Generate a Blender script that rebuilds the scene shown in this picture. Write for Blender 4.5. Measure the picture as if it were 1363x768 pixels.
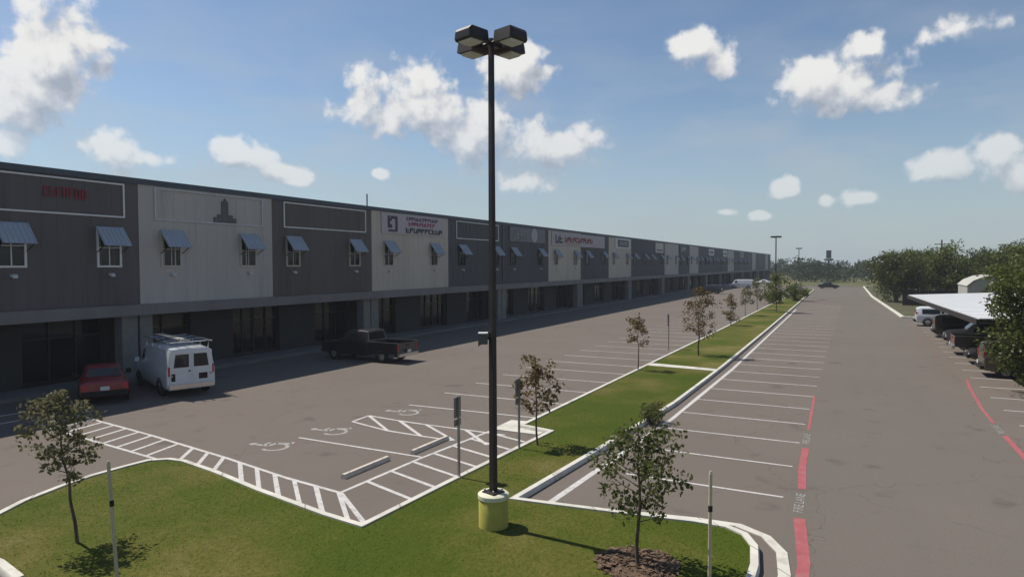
import bpy, math, random
import numpy as np
from mathutils import Vector, Matrix
from mathutils.geometry import tessellate_polygon

for o in list(bpy.data.objects):
    bpy.data.objects.remove(o)
S = bpy.context.scene
COL = S.collection
R = math.radians

# ------------------------------------------------------------------ camera
FPX, YAW, PIT, ROL, CAMH = 880.0, .4768, .0344, .004, 5.632
IW, IH = 1363.0, 768.0
cy, sy, cp, sp = math.cos(YAW), math.sin(YAW), math.cos(PIT), math.sin(PIT)
F_ = Vector((-cp*sy, cp*cy, -sp))
R_ = Vector((cy, sy, 0))
D_ = Vector((sp*sy, -sp*cy, -cp))
c_, s_ = math.cos(ROL), math.sin(ROL)
AX = R_*c_ + D_*s_          # image right
AY = R_*-s_ + D_*c_         # image down
cam = bpy.data.cameras.new('camera')
cam.sensor_width = 36
cam.lens = 36*FPX/IW
cam.clip_start = .1
cam.clip_end = 8000
camo = bpy.data.objects.new('camera', cam)
COL.objects.link(camo)
M4 = Matrix((AX, -AY, -F_)).transposed().to_4x4()
M4.translation = (0, 0, CAMH)
camo.matrix_world = M4
S.camera = camo

def ray(x, y):
    return F_ + AX*((x-IW/2)/FPX) + AY*((y-IH/2)/FPX)
def G(x, y, z=0.0):
    d = ray(x, y); t = (z-CAMH)/d.z
    return Vector((d.x*t, d.y*t, z))
def at_depth(x, y, dep):
    return Vector((0, 0, CAMH)) + ray(x, y)*dep

# ------------------------------------------------------------------ light
SUN_EL = R(55.6)          # the sun stands over the building side (-X)
sun = bpy.data.lights.new('sun', 'SUN')
sun.energy = 4.4
sun.angle = R(.53)
sun.color = (1, .95, .87)
suno = bpy.data.objects.new('sun', sun)
COL.objects.link(suno)
ldir = Vector((math.cos(SUN_EL), -.03, -math.sin(SUN_EL))).normalized()
suno.rotation_euler = ldir.to_track_quat('-Z', 'Y').to_euler()

S.view_settings.view_transform = 'Standard'
S.view_settings.look = 'None'
S.view_settings.gamma = 1
S.view_settings.exposure = .22

# ------------------------------------------------------------------ node helpers
def nn(nt, typ, **kw):
    n = nt.nodes.new(typ)
    for k, v in kw.items():
        if k.startswith('i_'):
            key = k[2:]
            key = int(key) if key.isdigit() else key
            n.inputs[key].default_value = v
        else:
            setattr(n, k, v)
    return n
def mth(nt, op, a, b=None, c=None, clamp=False):
    n = nt.nodes.new('ShaderNodeMath'); n.operation = op; n.use_clamp = clamp
    for i, v in enumerate((a, b, c)):
        if v is None: continue
        if hasattr(v, 'is_linked'): nt.links.new(v, n.inputs[i])
        else: n.inputs[i].default_value = v
    return n.outputs[0]
def vmt(nt, op, a, b=None):
    n = nt.nodes.new('ShaderNodeVectorMath'); n.operation = op
    for i, v in enumerate((a, b)):
        if v is None: continue
        if hasattr(v, 'is_linked'): nt.links.new(v, n.inputs[i])
        else: n.inputs[i].default_value = v
    return n.outputs['Value'] if op in ('LENGTH', 'DOT_PRODUCT') else n.outputs[0]
def ramp(nt, fac, stops, interp='LINEAR'):
    n = nt.nodes.new('ShaderNodeValToRGB'); n.color_ramp.interpolation = interp
    e = n.color_ramp.elements
    while len(e) < len(stops): e.new(.5)
    for el, (p, c) in zip(e, stops):
        el.position = p
        el.color = (*c, 1) if len(c) == 3 else c
    nt.links.new(fac, n.inputs[0])
    return n.outputs[0]
def mixc(nt, fac, a, b):
    n = nt.nodes.new('ShaderNodeMix'); n.data_type = 'RGBA'
    for s, v in ((n.inputs[0], fac), (n.inputs[6], a), (n.inputs[7], b)):
        if hasattr(v, 'is_linked'): nt.links.new(v, s)
        else: s.default_value = v if not isinstance(v, tuple) or len(v) == 4 else (*v, 1)
    return n.outputs[2]

# ------------------------------------------------------------------ sky with cumulus clouds
W = bpy.data.worlds.new('World')
S.world = W
W.use_nodes = True
W.cycles.sampling_method = 'MANUAL'
W.cycles.sample_map_resolution = 256
nt = W.node_tree
nt.nodes.clear()
sky = nn(nt, 'ShaderNodeTexSky', sky_type='NISHITA')
sky.sun_disc = False
sky.sun_elevation = SUN_EL
sky.sun_rotation = R(-90)
sky.altitude = 30
sky.air_density = 1.0
sky.dust_density = .35
sky.ozone_density = 1.6
SKY_STRENGTH = .087
CLOUD_RAD = 8.0      # in the sky texture's own unit
def azel(x, y):
    d = ray(x, y).normalized()
    return math.atan2(d.x, d.y), math.asin(d.z)
CL = [(75, 75, 78, 58), (40, 120, 75, 42), (110, 60, 45, 42), (12, 192, 32, 16), (150, 200, 42, 24), (200, 212, 30, 12),
      (500, 132, 58, 40), (560, 145, 75, 48), (640, 178, 90, 40), (720, 190, 70, 34), (705, 242, 42, 16),
      (680, 92, 56, 36), (705, 70, 34, 22), (930, 64, 38, 20), (958, 84, 26, 16),
      (1120, 108, 88, 34), (1180, 128, 55, 22), (1155, 62, 30, 18), (1268, 40, 52, 15),
      (1248, 222, 48, 17), (1335, 200, 40, 24), (1358, 228, 24, 18), (1050, 250, 24, 13), (1150, 264, 34, 11),
      (1098, 266, 15, 8), (325, 208, 44, 17), (385, 232, 44, 13), (300, 196, 26, 12), (508, 232, 13, 7), (965, 283, 16, 6), (1010, 287, 14, 6)]
cells = []
for (x, y, a, b) in CL:
    az, el = azel(x, y)
    k = math.cos(math.atan((x-IW/2)/FPX))
    cells.append((az, el, a/FPX*k*k*1.2/max(.85, math.cos(el)), b/FPX*1.22))
rc = random.Random(5)
for i in range(11):                        # the same fair-weather cumulus all round the horizon
    az = rc.uniform(.35, 2*math.pi-1.35)
    if az > math.pi: az -= 2*math.pi
    el = rc.uniform(.1, .75); w = rc.uniform(.08, .18)
    cells.append((az, el, w, w*rc.uniform(.35, .6)))
grp = bpy.data.node_groups.new('cloud_field', 'ShaderNodeTree')
grp.interface.new_socket('P', in_out='INPUT', socket_type='NodeSocketVector')
grp.interface.new_socket('V', in_out='OUTPUT', socket_type='NodeSocketFloat')
gi = grp.nodes.new('NodeGroupInput'); go = grp.nodes.new('NodeGroupOutput')
P = gi.outputs[0]
acc = None
for (az, el, a, b) in cells:
    v = grp.nodes.new('ShaderNodeVectorMath'); v.operation = 'MULTIPLY_ADD'
    grp.links.new(P, v.inputs[0]); v.inputs[1].default_value = (1/a, 1/b, 0); v.inputs[2].default_value = (-az/a, -el/b, 0)
    l = vmt(grp, 'LENGTH', v.outputs[0])
    acc = l if acc is None else mth(grp, 'SMOOTH_MIN', acc, l, .3)
m = mth(grp, 'SUBTRACT', 1.0, acc)
nz = nn(grp, 'ShaderNodeTexNoise', noise_dimensions='2D', i_Scale=14.0, i_Detail=5.0, i_Roughness=.52)
grp.links.new(P, nz.inputs['Vector'])
vor = nn(grp, 'ShaderNodeTexVoronoi', voronoi_dimensions='2D', i_Scale=24.0, i_Detail=1.0, i_Roughness=.5)
grp.links.new(P, vor.inputs['Vector'])
t1 = mth(grp, 'MULTIPLY_ADD', mth(grp, 'SUBTRACT', .55, vor.outputs['Distance']), .55, mth(grp, 'MULTIPLY', m, 1.15))
t2 = mth(grp, 'MULTIPLY_ADD', mth(grp, 'SUBTRACT', nz.outputs[0], .5), 1.7, t1)
nf = nn(grp, 'ShaderNodeTexNoise', noise_dimensions='2D', i_Scale=62.0, i_Detail=3.0, i_Roughness=.55)
grp.links.new(P, nf.inputs['Vector'])
t3 = mth(grp, 'MULTIPLY_ADD', mth(grp, 'SUBTRACT', nf.outputs[0], .52), .6, t2)
grp.links.new(mth(grp, 'MAXIMUM', t3, -2.0), go.inputs[0])
tc = nn(nt, 'ShaderNodeTexCoord')
sx = nn(nt, 'ShaderNodeSeparateXYZ')
nt.links.new(tc.outputs['Generated'], sx.inputs[0])
az = mth(nt, 'ARCTAN2', sx.outputs[0], sx.outputs[1])
el = mth(nt, 'ARCSINE', sx.outputs[2])
cb = nn(nt, 'ShaderNodeCombineXYZ')
nt.links.new(az, cb.inputs[0]); nt.links.new(el, cb.inputs[1])
def field(off):
    g = nt.nodes.new('ShaderNodeGroup'); g.node_tree = grp
    nt.links.new(vmt(nt, 'ADD', cb.outputs[0], off), g.inputs[0])
    return g.outputs[0]
f0 = field((0, 0, 0)); f1 = field((-.012, .03, 0))
alpha = nn(nt, 'ShaderNodeMapRange', interpolation_type='SMOOTHERSTEP')
alpha.inputs['From Min'].default_value = -.04; alpha.inputs['From Max'].default_value = .66
nt.links.new(f0, alpha.inputs[0])
lit = mth(nt, 'MULTIPLY_ADD', mth(nt, 'SUBTRACT', f0, f1), .85, .52, clamp=True)
ccol = ramp(nt, lit, [(0, (.46, .50, .58)), (.45, (.70, .73, .79)), (.8, (1, .99, .97)), (1, (1.06, 1.05, 1.03))])
cc = nn(nt, 'ShaderNodeVectorMath', operation='SCALE'); cc.inputs['Scale'].default_value = CLOUD_RAD
nt.links.new(ccol, cc.inputs[0])
# thin milky air towards the horizon is part of the sky texture; thin veil clouds low down
veil = nn(nt, 'ShaderNodeTexNoise', noise_dimensions='2D', i_Scale=6.0, i_Detail=3.0)
vs = vmt(nt, 'MULTIPLY', cb.outputs[0], (1, 3.2, 1)); nt.links.new(vs, veil.inputs['Vector'])
vl = nn(nt, 'ShaderNodeMapRange'); nt.links.new(el, vl.inputs[0])
vl.inputs['From Min'].default_value = .42; vl.inputs['From Max'].default_value = .06
va = mth(nt, 'MULTIPLY', mth(nt, 'MULTIPLY_ADD', veil.outputs[0], 2.6, -1.0, clamp=True), mth(nt, 'MULTIPLY', vl.outputs[0], .55))
skv = mixc(nt, va, sky.outputs[0], (.80*CLOUD_RAD*.8, .83*CLOUD_RAD*.8, .87*CLOUD_RAD*.8, 1))
hzf = nn(nt, 'ShaderNodeMapRange', interpolation_type='SMOOTHSTEP'); nt.links.new(el, hzf.inputs[0])
hzf.inputs['From Min'].default_value = .27; hzf.inputs['From Max'].default_value = -.06
skv = mixc(nt, mth(nt, 'MULTIPLY', hzf.outputs[0], .85), skv, (3.5, 4.35, 4.95, 1))      # humid blue-grey air all round the horizon
al = mth(nt, 'MULTIPLY', alpha.outputs[0], mth(nt, 'MINIMUM', mth(nt, 'MULTIPLY_ADD', el, 2.6, .30), .96))   # low clouds seen through more air
fin = mixc(nt, al, skv, cc.outputs[0])
bg = nn(nt, 'ShaderNodeBackground'); bg.inputs[1].default_value = SKY_STRENGTH
nt.links.new(fin, bg.inputs[0])
wo = nn(nt, 'ShaderNodeOutputWorld')
nt.links.new(bg.outputs[0], wo.inputs[0])

# ------------------------------------------------------------------ materials
MATS = {}
def mat(name, col=(.5, .5, .5), rough=.8, metal=0.0, var=.12, scale=3.0, bump=0.0, bscale=40.0, spec=.3, stretch=(1, 1, 1), two=None, dirt=None):
    if name in MATS: return MATS[name]
    m = bpy.data.materials.new(name); m.use_nodes = True
    t = m.node_tree; b = t.nodes['Principled BSDF']
    b.inputs['Roughness'].default_value = rough
    b.inputs['Metallic'].default_value = metal
    b.inputs['Specular IOR Level'].default_value = spec
    tcn = t.nodes.new('ShaderNodeTexCoord')
    g = t.nodes.new('ShaderNodeNewGeometry')
    mp = vmt(t, 'MULTIPLY', g.outputs['Position'], stretch)
    n = nn(t, 'ShaderNodeTexNoise', i_Scale=scale, i_Detail=6.0, i_Roughness=.6)
    t.links.new(mp, n.inputs['Vector'])
    c1 = tuple(max(0, x*(1-var)) for x in col); c2 = tuple(min(1, x*(1+var)) for x in col)
    if two: c2 = two
    out = ramp(t, n.outputs[0], [(.32, c1), (.68, c2)])
    if dirt:
        n2 = nn(t, 'ShaderNodeTexNoise', i_Scale=dirt[1], i_Detail=5.0, i_Roughness=.65)
        t.links.new(mp, n2.inputs['Vector'])
        fac = mth(t, 'MULTIPLY', mth(t, 'MULTIPLY_ADD', n2.outputs[0], 5.0, -2.7, clamp=True), dirt[2])
        out = mixc(t, fac, out, (*dirt[0], 1))
    t.links.new(out, b.inputs['Base Color'])
    if bump:
        n3 = nn(t, 'ShaderNodeTexNoise', i_Scale=bscale, i_Detail=4.0)
        t.links.new(g.outputs['Position'], n3.inputs['Vector'])
        bp = nn(t, 'ShaderNodeBump', i_Strength=bump, i_Distance=.02)
        t.links.new(n3.outputs[0], bp.inputs['Height'])
        t.links.new(bp.outputs[0], b.inputs['Normal'])
    MATS[name] = m
    return m

def asphalt(name, col, col2, crack=True):
    m = bpy.data.materials.new(name); m.use_nodes = True
    t = m.node_tree; b = t.nodes['Principled BSDF']
    b.inputs['Roughness'].default_value = .93; b.inputs['Specular IOR Level'].default_value = .15
    g = t.nodes.new('ShaderNodeNewGeometry'); p = g.outputs['Position']
    big = nn(t, 'ShaderNodeTexNoise', i_Scale=.16, i_Detail=5.0, i_Roughness=.55); t.links.new(p, big.inputs['Vector'])
    c = ramp(t, big.outputs[0], [(.3, col), (.7, col2)])
    # tyre-polished lanes and drips run along the driving direction
    sv = vmt(t, 'MULTIPLY', p, (1.0, .05, 1))
    st = nn(t, 'ShaderNodeTexNoise', i_Scale=.9, i_Detail=3.0); t.links.new(sv, st.inputs['Vector'])
    c = mixc(t, mth(t, 'MULTIPLY', mth(t, 'MULTIPLY_ADD', st.outputs[0], 4.0, -2.0, clamp=True), .22), c, tuple(x*.72 for x in col)+(1,))
    fine = nn(t, 'ShaderNodeTexNoise', i_Scale=26.0, i_Detail=4.0, i_Roughness=.75); t.links.new(p, fine.inputs['Vector'])
    c = mixc(t, mth(t, 'MULTIPLY_ADD', fine.outputs[0], 2.2, -.75, clamp=True), tuple(x*.80 for x in col)+(1,), c)
    spot = nn(t, 'ShaderNodeTexNoise', i_Scale=.75, i_Detail=3.0, i_Roughness=.5); t.links.new(p, spot.inputs['Vector'])
    c = mixc(t, mth(t, 'MULTIPLY', mth(t, 'MULTIPLY_ADD', spot.outputs[0], 9.0, -5.6, clamp=True), .42), c, (.06, .047, .045, 1))
    if crack:
        vo = nn(t, 'ShaderNodeTexVoronoi', i_Scale=.16); vo.feature = 'DISTANCE_TO_EDGE'
        wn = nn(t, 'ShaderNodeTexNoise', i_Scale=.9, i_Detail=4.0); t.links.new(p, wn.inputs['Vector'])
        sc = nn(t, 'ShaderNodeVectorMath', operation='SCALE'); sc.inputs['Scale'].default_value = 1.6
        t.links.new(wn.outputs['Color'], sc.inputs[0])
        t.links.new(vmt(t, 'ADD', p, sc.outputs[0]), vo.inputs['Vector'])
        k = mth(t, 'LESS_THAN', vo.outputs['Distance'], .0022)
        c = mixc(t, mth(t, 'MULTIPLY', k, .3), c, (.04, .038, .036, 1))
    t.links.new(c, b.inputs['Base Color'])
    bp = nn(t, 'ShaderNodeBump', i_Strength=.35, i_Distance=.01); t.links.new(fine.outputs[0], bp.inputs['Height'])
    t.links.new(bp.outputs[0], b.inputs['Normal'])
    MATS[name] = m
    return m

def grass_mat(name, stops, scale=.35, up=False):
    m = bpy.data.materials.new(name); m.use_nodes = True
    t = m.node_tree; b = t.nodes['Principled BSDF']
    b.inputs['Roughness'].default_value = .9; b.inputs['Specular IOR Level'].default_value = .1
    g = t.nodes.new('ShaderNodeNewGeometry'); p = g.outputs['Position']
    n = nn(t, 'ShaderNodeTexNoise', i_Scale=scale, i_Detail=6.0, i_Roughness=.6); t.links.new(p, n.inputs['Vector'])
    f = nn(t, 'ShaderNodeTexNoise', i_Scale=9.0, i_Detail=4.0, i_Roughness=.7); t.links.new(p, f.inputs['Vector'])
    v = mth(t, 'MULTIPLY_ADD', mth(t, 'SUBTRACT', f.outputs[0], .5), .35, n.outputs[0])
    sx_ = t.nodes.new('ShaderNodeSeparateXYZ'); t.links.new(p, sx_.inputs[0])      # drier turf along the median and round the west tree
    dy = mth(t, 'MULTIPLY_ADD', sx_.outputs[1], .05, -.9, clamp=True); dxw = mth(t, 'MULTIPLY_ADD', sx_.outputs[0], -.5, -6.7, clamp=True)
    v = mth(t, 'MULTIPLY_ADD', dy, .075, mth(t, 'MULTIPLY_ADD', dxw, .10, v))
    c = ramp(t, v, stops)
    t.links.new(c, b.inputs['Base Color'])
    bp = nn(t, 'ShaderNodeBump', i_Strength=.8, i_Distance=.04); t.links.new(f.outputs[0], bp.inputs['Height'])
    if up: t.links.new(nn(t, 'ShaderNodeCombineXYZ', i_Z=1.0).outputs[0], b.inputs['Normal'])
    else: t.links.new(bp.outputs[0], b.inputs['Normal'])
    MATS[name] = m
    return m

def leaf_mat(name, a, b_, c, trans=.35):
    m = bpy.data.materials.new(name); m.use_nodes = True
    t = m.node_tree; t.nodes.clear()
    g = t.nodes.new('ShaderNodeNewGeometry')
    col = ramp(t, g.outputs['Random Per Island'], [(0, a), (.55, b_), (1, c)])
    d = nn(t, 'ShaderNodeBsdfDiffuse'); tr = nn(t, 'ShaderNodeBsdfTranslucent'); gl = nn(t, 'ShaderNodeBsdfGlossy', i_Roughness=.45)
    t.links.new(col, d.inputs[0]); t.links.new(col, tr.inputs[0])
    mx = nn(t, 'ShaderNodeMixShader'); mx.inputs[0].default_value = trans
    t.links.new(d.outputs[0], mx.inputs[1]); t.links.new(tr.outputs[0], mx.inputs[2])
    m2_ = nn(t, 'ShaderNodeMixShader'); m2_.inputs[0].default_value = .015
    t.links.new(mx.outputs[0], m2_.inputs[1]); t.links.new(gl.outputs[0], m2_.inputs[2])
    o = nn(t, 'ShaderNodeOutputMaterial'); t.links.new(m2_.outputs[0], o.inputs[0])
    MATS[name] = m
    return m

def paint(name, col, rough=.28, coat=.6, metal=0.0):
    m = mat(name, col, rough, metal, var=.03, scale=2.0, spec=.5)
    m.node_tree.nodes['Principled BSDF'].inputs['Coat Weight'].default_value = coat
    return m
def glass(name, col=(.012, .013, .014), rough=.06):
    return mat(name, col, rough, 0, var=.1, scale=.8, spec=.38)

M_ASPH = asphalt('lot_asphalt', (.160, .133, .112), (.205, .173, .148))
M_ROAD = asphalt('road_asphalt', (.156, .135, .114), (.192, .168, .141))
M_WHITE = mat('road_paint', (.50, .475, .45), .88, var=.12, scale=4, dirt=((.20, .18, .165), 6.0, .9))
M_FADED = mat('faded_paint', (.33, .31, .285), .9, var=.15, scale=4, dirt=((.19, .165, .145), 5.0, .95))
M_RED = mat('red_paint', (.34, .095, .10), .88, var=.15, scale=4, dirt=((.19, .155, .135), 4.0, .9))
M_KERB = mat('kerb_concrete', (.56, .53, .46), .9, var=.12, scale=1.3, bump=.2, dirt=((.27, .24, .19), 1.6, .75))
def kerb_joints(m):
    t = m.node_tree; b = t.nodes['Principled BSDF']; src = b.inputs['Base Color'].links[0].from_socket
    g = t.nodes.new('ShaderNodeNewGeometry'); sp_n = t.nodes.new('ShaderNodeSeparateXYZ'); t.links.new(g.outputs['Position'], sp_n.inputs[0])
    fr = mth(t, 'FRACT', mth(t, 'MULTIPLY', mth(t, 'ADD', sp_n.outputs[0], sp_n.outputs[1]), .34))
    t.links.new(mixc(t, mth(t, 'MULTIPLY', mth(t, 'LESS_THAN', fr, .011), .75), src, (.12, .105, .085, 1)), b.inputs['Base Color'])
kerb_joints(M_KERB)
M_CONC = mat('concrete', (.40, .38, .35), .92, var=.1, scale=.8, bump=.15, dirt=((.25, .23, .21), .9, .5))
M_LAWN = grass_mat('lawn_grass', [(.28, (.044, .070, .006)), (.50, (.060, .080, .008)), (.62, (.100, .096, .020)), (.78, (.17, .14, .05))], .22)
M_FIELD = grass_mat('field_grass', [(.3, (.06, .075, .025)), (.5, (.09, .095, .035)), (.75, (.16, .14, .075))], .06)
M_BLADE = grass_mat('grass_blades', [(.28, (.048, .076, .006)), (.50, (.064, .086, .008)), (.62, (.105, .102, .020)), (.78, (.175, .146, .05))], .22, True)
M_MULCH = mat('mulch', (.13, .085, .055), .95, var=.35, scale=9, bump=.9, bscale=18)
M_BARK = mat('bark', (.10, .075, .055), .95, var=.3, scale=14, bump=.6, stretch=(1, 1, .25))
M_WOOD = mat('stake_wood', (.46, .40, .27), .9, var=.18, scale=12, stretch=(1, 1, .15))
M_DARKMETAL = mat('bronze_metal', (.040, .034, .032), .5, .3, var=.15, scale=3)
M_GALV = mat('galvanised', (.30, .29, .28), .5, .7, var=.15, scale=5)
M_SIGNBACK = mat('sign_back', (.24, .21, .19), .55, .3, var=.12, scale=6)
M_YELLOW = mat('yellow_base_paint', (.40, .36, .075), .8, var=.12, scale=3, dirt=((.22, .24, .07), 3.0, .7))
M_LENS = mat('lamp_lens', (.55, .56, .55), .25, var=.05)
M_BLACK = mat('black_rubber', (.018, .018, .018), .85, var=.15)
M_WPANEL = [mat('panel_charcoal', (.118, .102, .102), .75, var=.10, scale=.5, stretch=(1, 1, .10), dirt=((.05, .045, .045), 1.1, .55)),
            mat('panel_grey', (.44, .405, .37), .75, var=.07, scale=.5, stretch=(1, 1, .10), dirt=((.26, .24, .22), 1.1, .55)),
            mat('panel_brown', (.120, .100, .090), .75, var=.10, scale=.5, stretch=(1, 1, .10), dirt=((.06, .05, .045), 1.1, .55)),
            mat('panel_beige', (.49, .435, .36), .75, var=.07, scale=.5, stretch=(1, 1, .10), dirt=((.30, .27, .22), 1.1, .55)),
            mat('panel_slate', (.085, .086, .088), .75, var=.10, scale=.5, stretch=(1, 1, .10), dirt=((.05, .05, .05), 1.1, .55))]
M_FASCIA = mat('fascia_grey', (.20, .185, .175), .7, var=.1, scale=.7, stretch=(1, 1, .4))
M_COPING = mat('coping_metal', (.075, .085, .10), .5, .4, var=.1)
M_TRIM = mat('white_trim', (.70, .68, .66), .6, var=.05)
M_AWN = mat('awning_metal', (.40, .43, .47), .5, .3, var=.06, scale=2)
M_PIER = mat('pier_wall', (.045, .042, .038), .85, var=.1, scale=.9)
M_GLASS = glass('window_glass')
M_CARGLASS = glass('car_glass', (.012, .014, .016), .05)
M_ROOFM = mat('roof_membrane', (.5, .5, .49), .85, var=.08)
M_CARPORT = mat('carport_white', (.72, .72, .70), .45, .1, var=.05, scale=1.5)
M_CHROME = mat('chrome', (.62, .62, .63), .18, .9, var=.03)
M_TAIL = mat('tail_red', (.45, .015, .02), .25, var=.05, spec=.6)
M_HEAD = mat('head_lens', (.7, .7, .72), .15, var=.03, spec=.7)
M_PLATE = mat('number_plate', (.62, .62, .60), .5, var=.05)

# ------------------------------------------------------------------ mesh helpers
class MB:
    def __init__(s): s.v = []; s.f = []
    def add(s, vs, fs):
        k = len(s.v); s.v += [tuple(v) for v in vs]; s.f += [tuple(k+i for i in f) for f in fs]; return s
    def box(s, a, b):
        x0, y0, z0 = a; x1, y1, z1 = b
        return s.add([(x0,y0,z0),(x1,y0,z0),(x1,y1,z0),(x0,y1,z0),(x0,y0,z1),(x1,y0,z1),(x1,y1,z1),(x0,y1,z1)],
                     [(0,3,2,1),(4,5,6,7),(0,1,5,4),(1,2,6,5),(2,3,7,6),(3,0,4,7)])
    def cbox(s, c, d): return s.box([c[i]-d[i]/2 for i in range(3)], [c[i]+d[i]/2 for i in range(3)])
    def tube(s, pts, rs, n=8, cap=True, twist=0.0):
        pts = [Vector(p) for p in pts]; rings = []; k = len(s.v)
        if not hasattr(rs, '__len__'): rs = [rs]*len(pts)
        for i, p in enumerate(pts):
            d = (pts[min(i+1, len(pts)-1)]-pts[max(i-1, 0)]).normalized()
            a = Vector((0, 0, 1)) if abs(d.z) < .9 else Vector((1, 0, 0))
            u = d.cross(a).normalized(); w = d.cross(u)
            for j in range(n):
                t = 2*math.pi*(j/n)+twist
                s.v.append(tuple(p+(u*math.cos(t)+w*math.sin(t))*rs[i]))
        for i in range(len(pts)-1):
            for j in range(n):
                a = k+i*n+j; b = k+i*n+(j+1) % n
                s.f.append((a, b, b+n, a+n))
        if cap:
            s.f.append(tuple(k+j for j in range(n))); s.f.append(tuple(k+(len(pts)-1)*n+j for j in reversed(range(n))))
        return s
    def lathe(s, prof, c=(0, 0, 0), n=20):
        k = len(s.v)
        for (r, z) in prof:
            for j in range(n):
                t = 2*math.pi*j/n; s.v.append((c[0]+r*math.cos(t), c[1]+r*math.sin(t), c[2]+z))
        for i in range(len(prof)-1):
            for j in range(n):
                a = k+i*n+j; b = k+i*n+(j+1) % n; s.f.append((a, b, b+n, a+n))
        s.f.append(tuple(k+(len(prof)-1)*n+j for j in range(n)))
        return s
    def poly(s, pts, z0, z1):
        """prism of a plan polygon"""
        n = len(pts); k = len(s.v)
        s.v += [(p[0], p[1], z0) for p in pts] + [(p[0], p[1], z1) for p in pts]
        tri = tessellate_polygon([[Vector((p[0], p[1], 0)) for p in pts]])
        for t in tri:
            a, b, c = t
            pa, pb, pc = (Vector((pts[i][0], pts[i][1])) for i in t)
            if (pb-pa).cross(pc-pa) < 0: b, c = c, b
            s.f.append((k+n+a, k+n+b, k+n+c))
        if z1 > z0:
            for i in range(n):
                j = (i+1) % n; s.f.append((k+i, k+j, k+n+j, k+n+i))
        return s
    def mesh(s, name, m, smooth=None):
        me = bpy.data.meshes.new(name); me.from_pydata(s.v, [], s.f)
        me.materials.append(m); me.validate(); me.update()
        if smooth is not None:
            me.polygons.foreach_set('use_smooth', [True]*len(me.polygons))
            me.set_sharp_from_angle(angle=R(smooth))
        return me
    def build(s, name, m, parent=None, smooth=None):
        return link(name, s.mesh(name, m, smooth), parent)
def link(name, me, parent=None, loc=None, rz=None):
    o = bpy.data.objects.new(name, me); COL.objects.link(o)
    if parent: o.parent = parent
    if loc is not None: o.location = loc
    if rz is not None: o.rotation_euler.z = rz
    return o
def tag(o, label, cat=None, group=None, kind=None):
    o['label'] = label
    if cat: o['category'] = cat
    if group: o['group'] = group
    if kind: o['kind'] = kind
    return o
def thing(name, label, cat, loc=(0, 0, 0), rz=0, group=None):
    o = bpy.data.objects.new(name, None); COL.objects.link(o)
    o.location = loc; o.rotation_euler.z = rz; o.empty_display_size = .3
    return tag(o, label, cat, group)
def struct(o, label): 
    o['kind'] = 'structure'; o['label'] = label; return o
def copy_tree(o, parent=None):
    c = o.copy(); COL.objects.link(c); c.parent = parent
    for ch in o.children: copy_tree(ch, c)
    return c
def npmesh(name, verts, faces, m):
    """verts (N,3), faces (M,k) as numpy"""
    me = bpy.data.meshes.new(name); k = faces.shape[1]
    me.vertices.add(len(verts)); me.vertices.foreach_set('co', verts.astype(np.float32).ravel())
    me.loops.add(faces.size); me.loops.foreach_set('vertex_index', faces.astype(np.int32).ravel())
    me.polygons.add(len(faces)); me.polygons.foreach_set('loop_start', np.arange(0, faces.size, k, dtype=np.int32))
    me.materials.append(m); me.update(calc_edges=True); return me

# ------------------------------------------------------------------ ground, lot, road
g_ = MB().box((-1500, -300, -.40), (1500, 2500, -.06)).build('ground', M_FIELD); struct(g_, 'flat dry grassland stretching to the horizon')
lot = MB().poly([(-36, -14), (12.2, -14), (12.2, 80), (4.6, 80), (4.3, 86), (2.6, 130), (2.0, 187), (-60, 187), (-60, 300), (-36, 300)], -.05, 0.0).build('parking_lot', M_ASPH)
struct(lot, 'tan grey asphalt parking lot between the long building and the road')
road = MB().poly([(-1.35, -14), (4.45, -14), (4.45, 84), (2.75, 128), (1.9, 186.5), (-6.5, 186.5), (-6.6, 128), (-1.35, 100)], -.02, .004).build('road', M_ROAD)
struct(road, 'wide asphalt drive running beside the median')

# lawn peninsula with long median
LAWN = [(-9.35, 11.0), (-9.25, 14.2), (-9.0, 20.0), (-10.25, 20.3), (-10.2, 36), (-10.15, 60), (-10.3, 97), (-10.0, 140), (-9.2, 160),
        (-8.4, 164), (-7.6, 160), (-7.2, 126), (-6.75, 90), (-6.4, 60), (-6.2, 37), (-6.25, 26.5), (-6.65, 19), (-7.0, 13.9),
        (-6.1, 14.0), (-4.5, 14.2), (-3.0, 14.42), (-2.3, 14.42), (-1.85, 14.15), (-1.58, 13.6), (-1.46, 12.7), (-1.40, 5.0), (-1.5, -4), (-13.0, 3.6), (-13.3, 6.2), (-14.2, 6.35), (-15.6, 6.4), (-16.6, 6.9),
        (-17.1, 7.7), (-17.5, 8.4), (-17.85, 9.5), (-18.0, 10.3), (-18.0, 11.2), (-17.95, 11.9), (-17.5, 12.3), (-16.9, 12.38), (-15.2, 12.1), (-13.0, 11.6), (-10.4, 11.12)]
def offset(poly, d):
    n = len(poly); out = []
    for i in range(n):
        p0, p1, p2 = (Vector(poly[(i+k) % n]) for k in (-1, 0, 1))
        a = (p1-p0).normalized(); b = (p2-p1).normalized()
        na = Vector((-a.y, a.x)); nb = Vector((-b.y, b.x))
        m = (na+nb); m = m/max(.35, (1+na.dot(nb)))
        out.append(tuple(p1+m*d))
    return out
def area(p): return sum(p[i-1][0]*p[i][1]-p[i][0]*p[i-1][1] for i in range(len(p)))/2
if area(LAWN) < 0: LAWN.reverse()
IN = offset(LAWN, .17)
lawn = MB().poly(IN, -.03, .10).build('lawn', M_LAWN)
struct(lawn, 'olive green lawn peninsula continuing as a long median strip')
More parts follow.
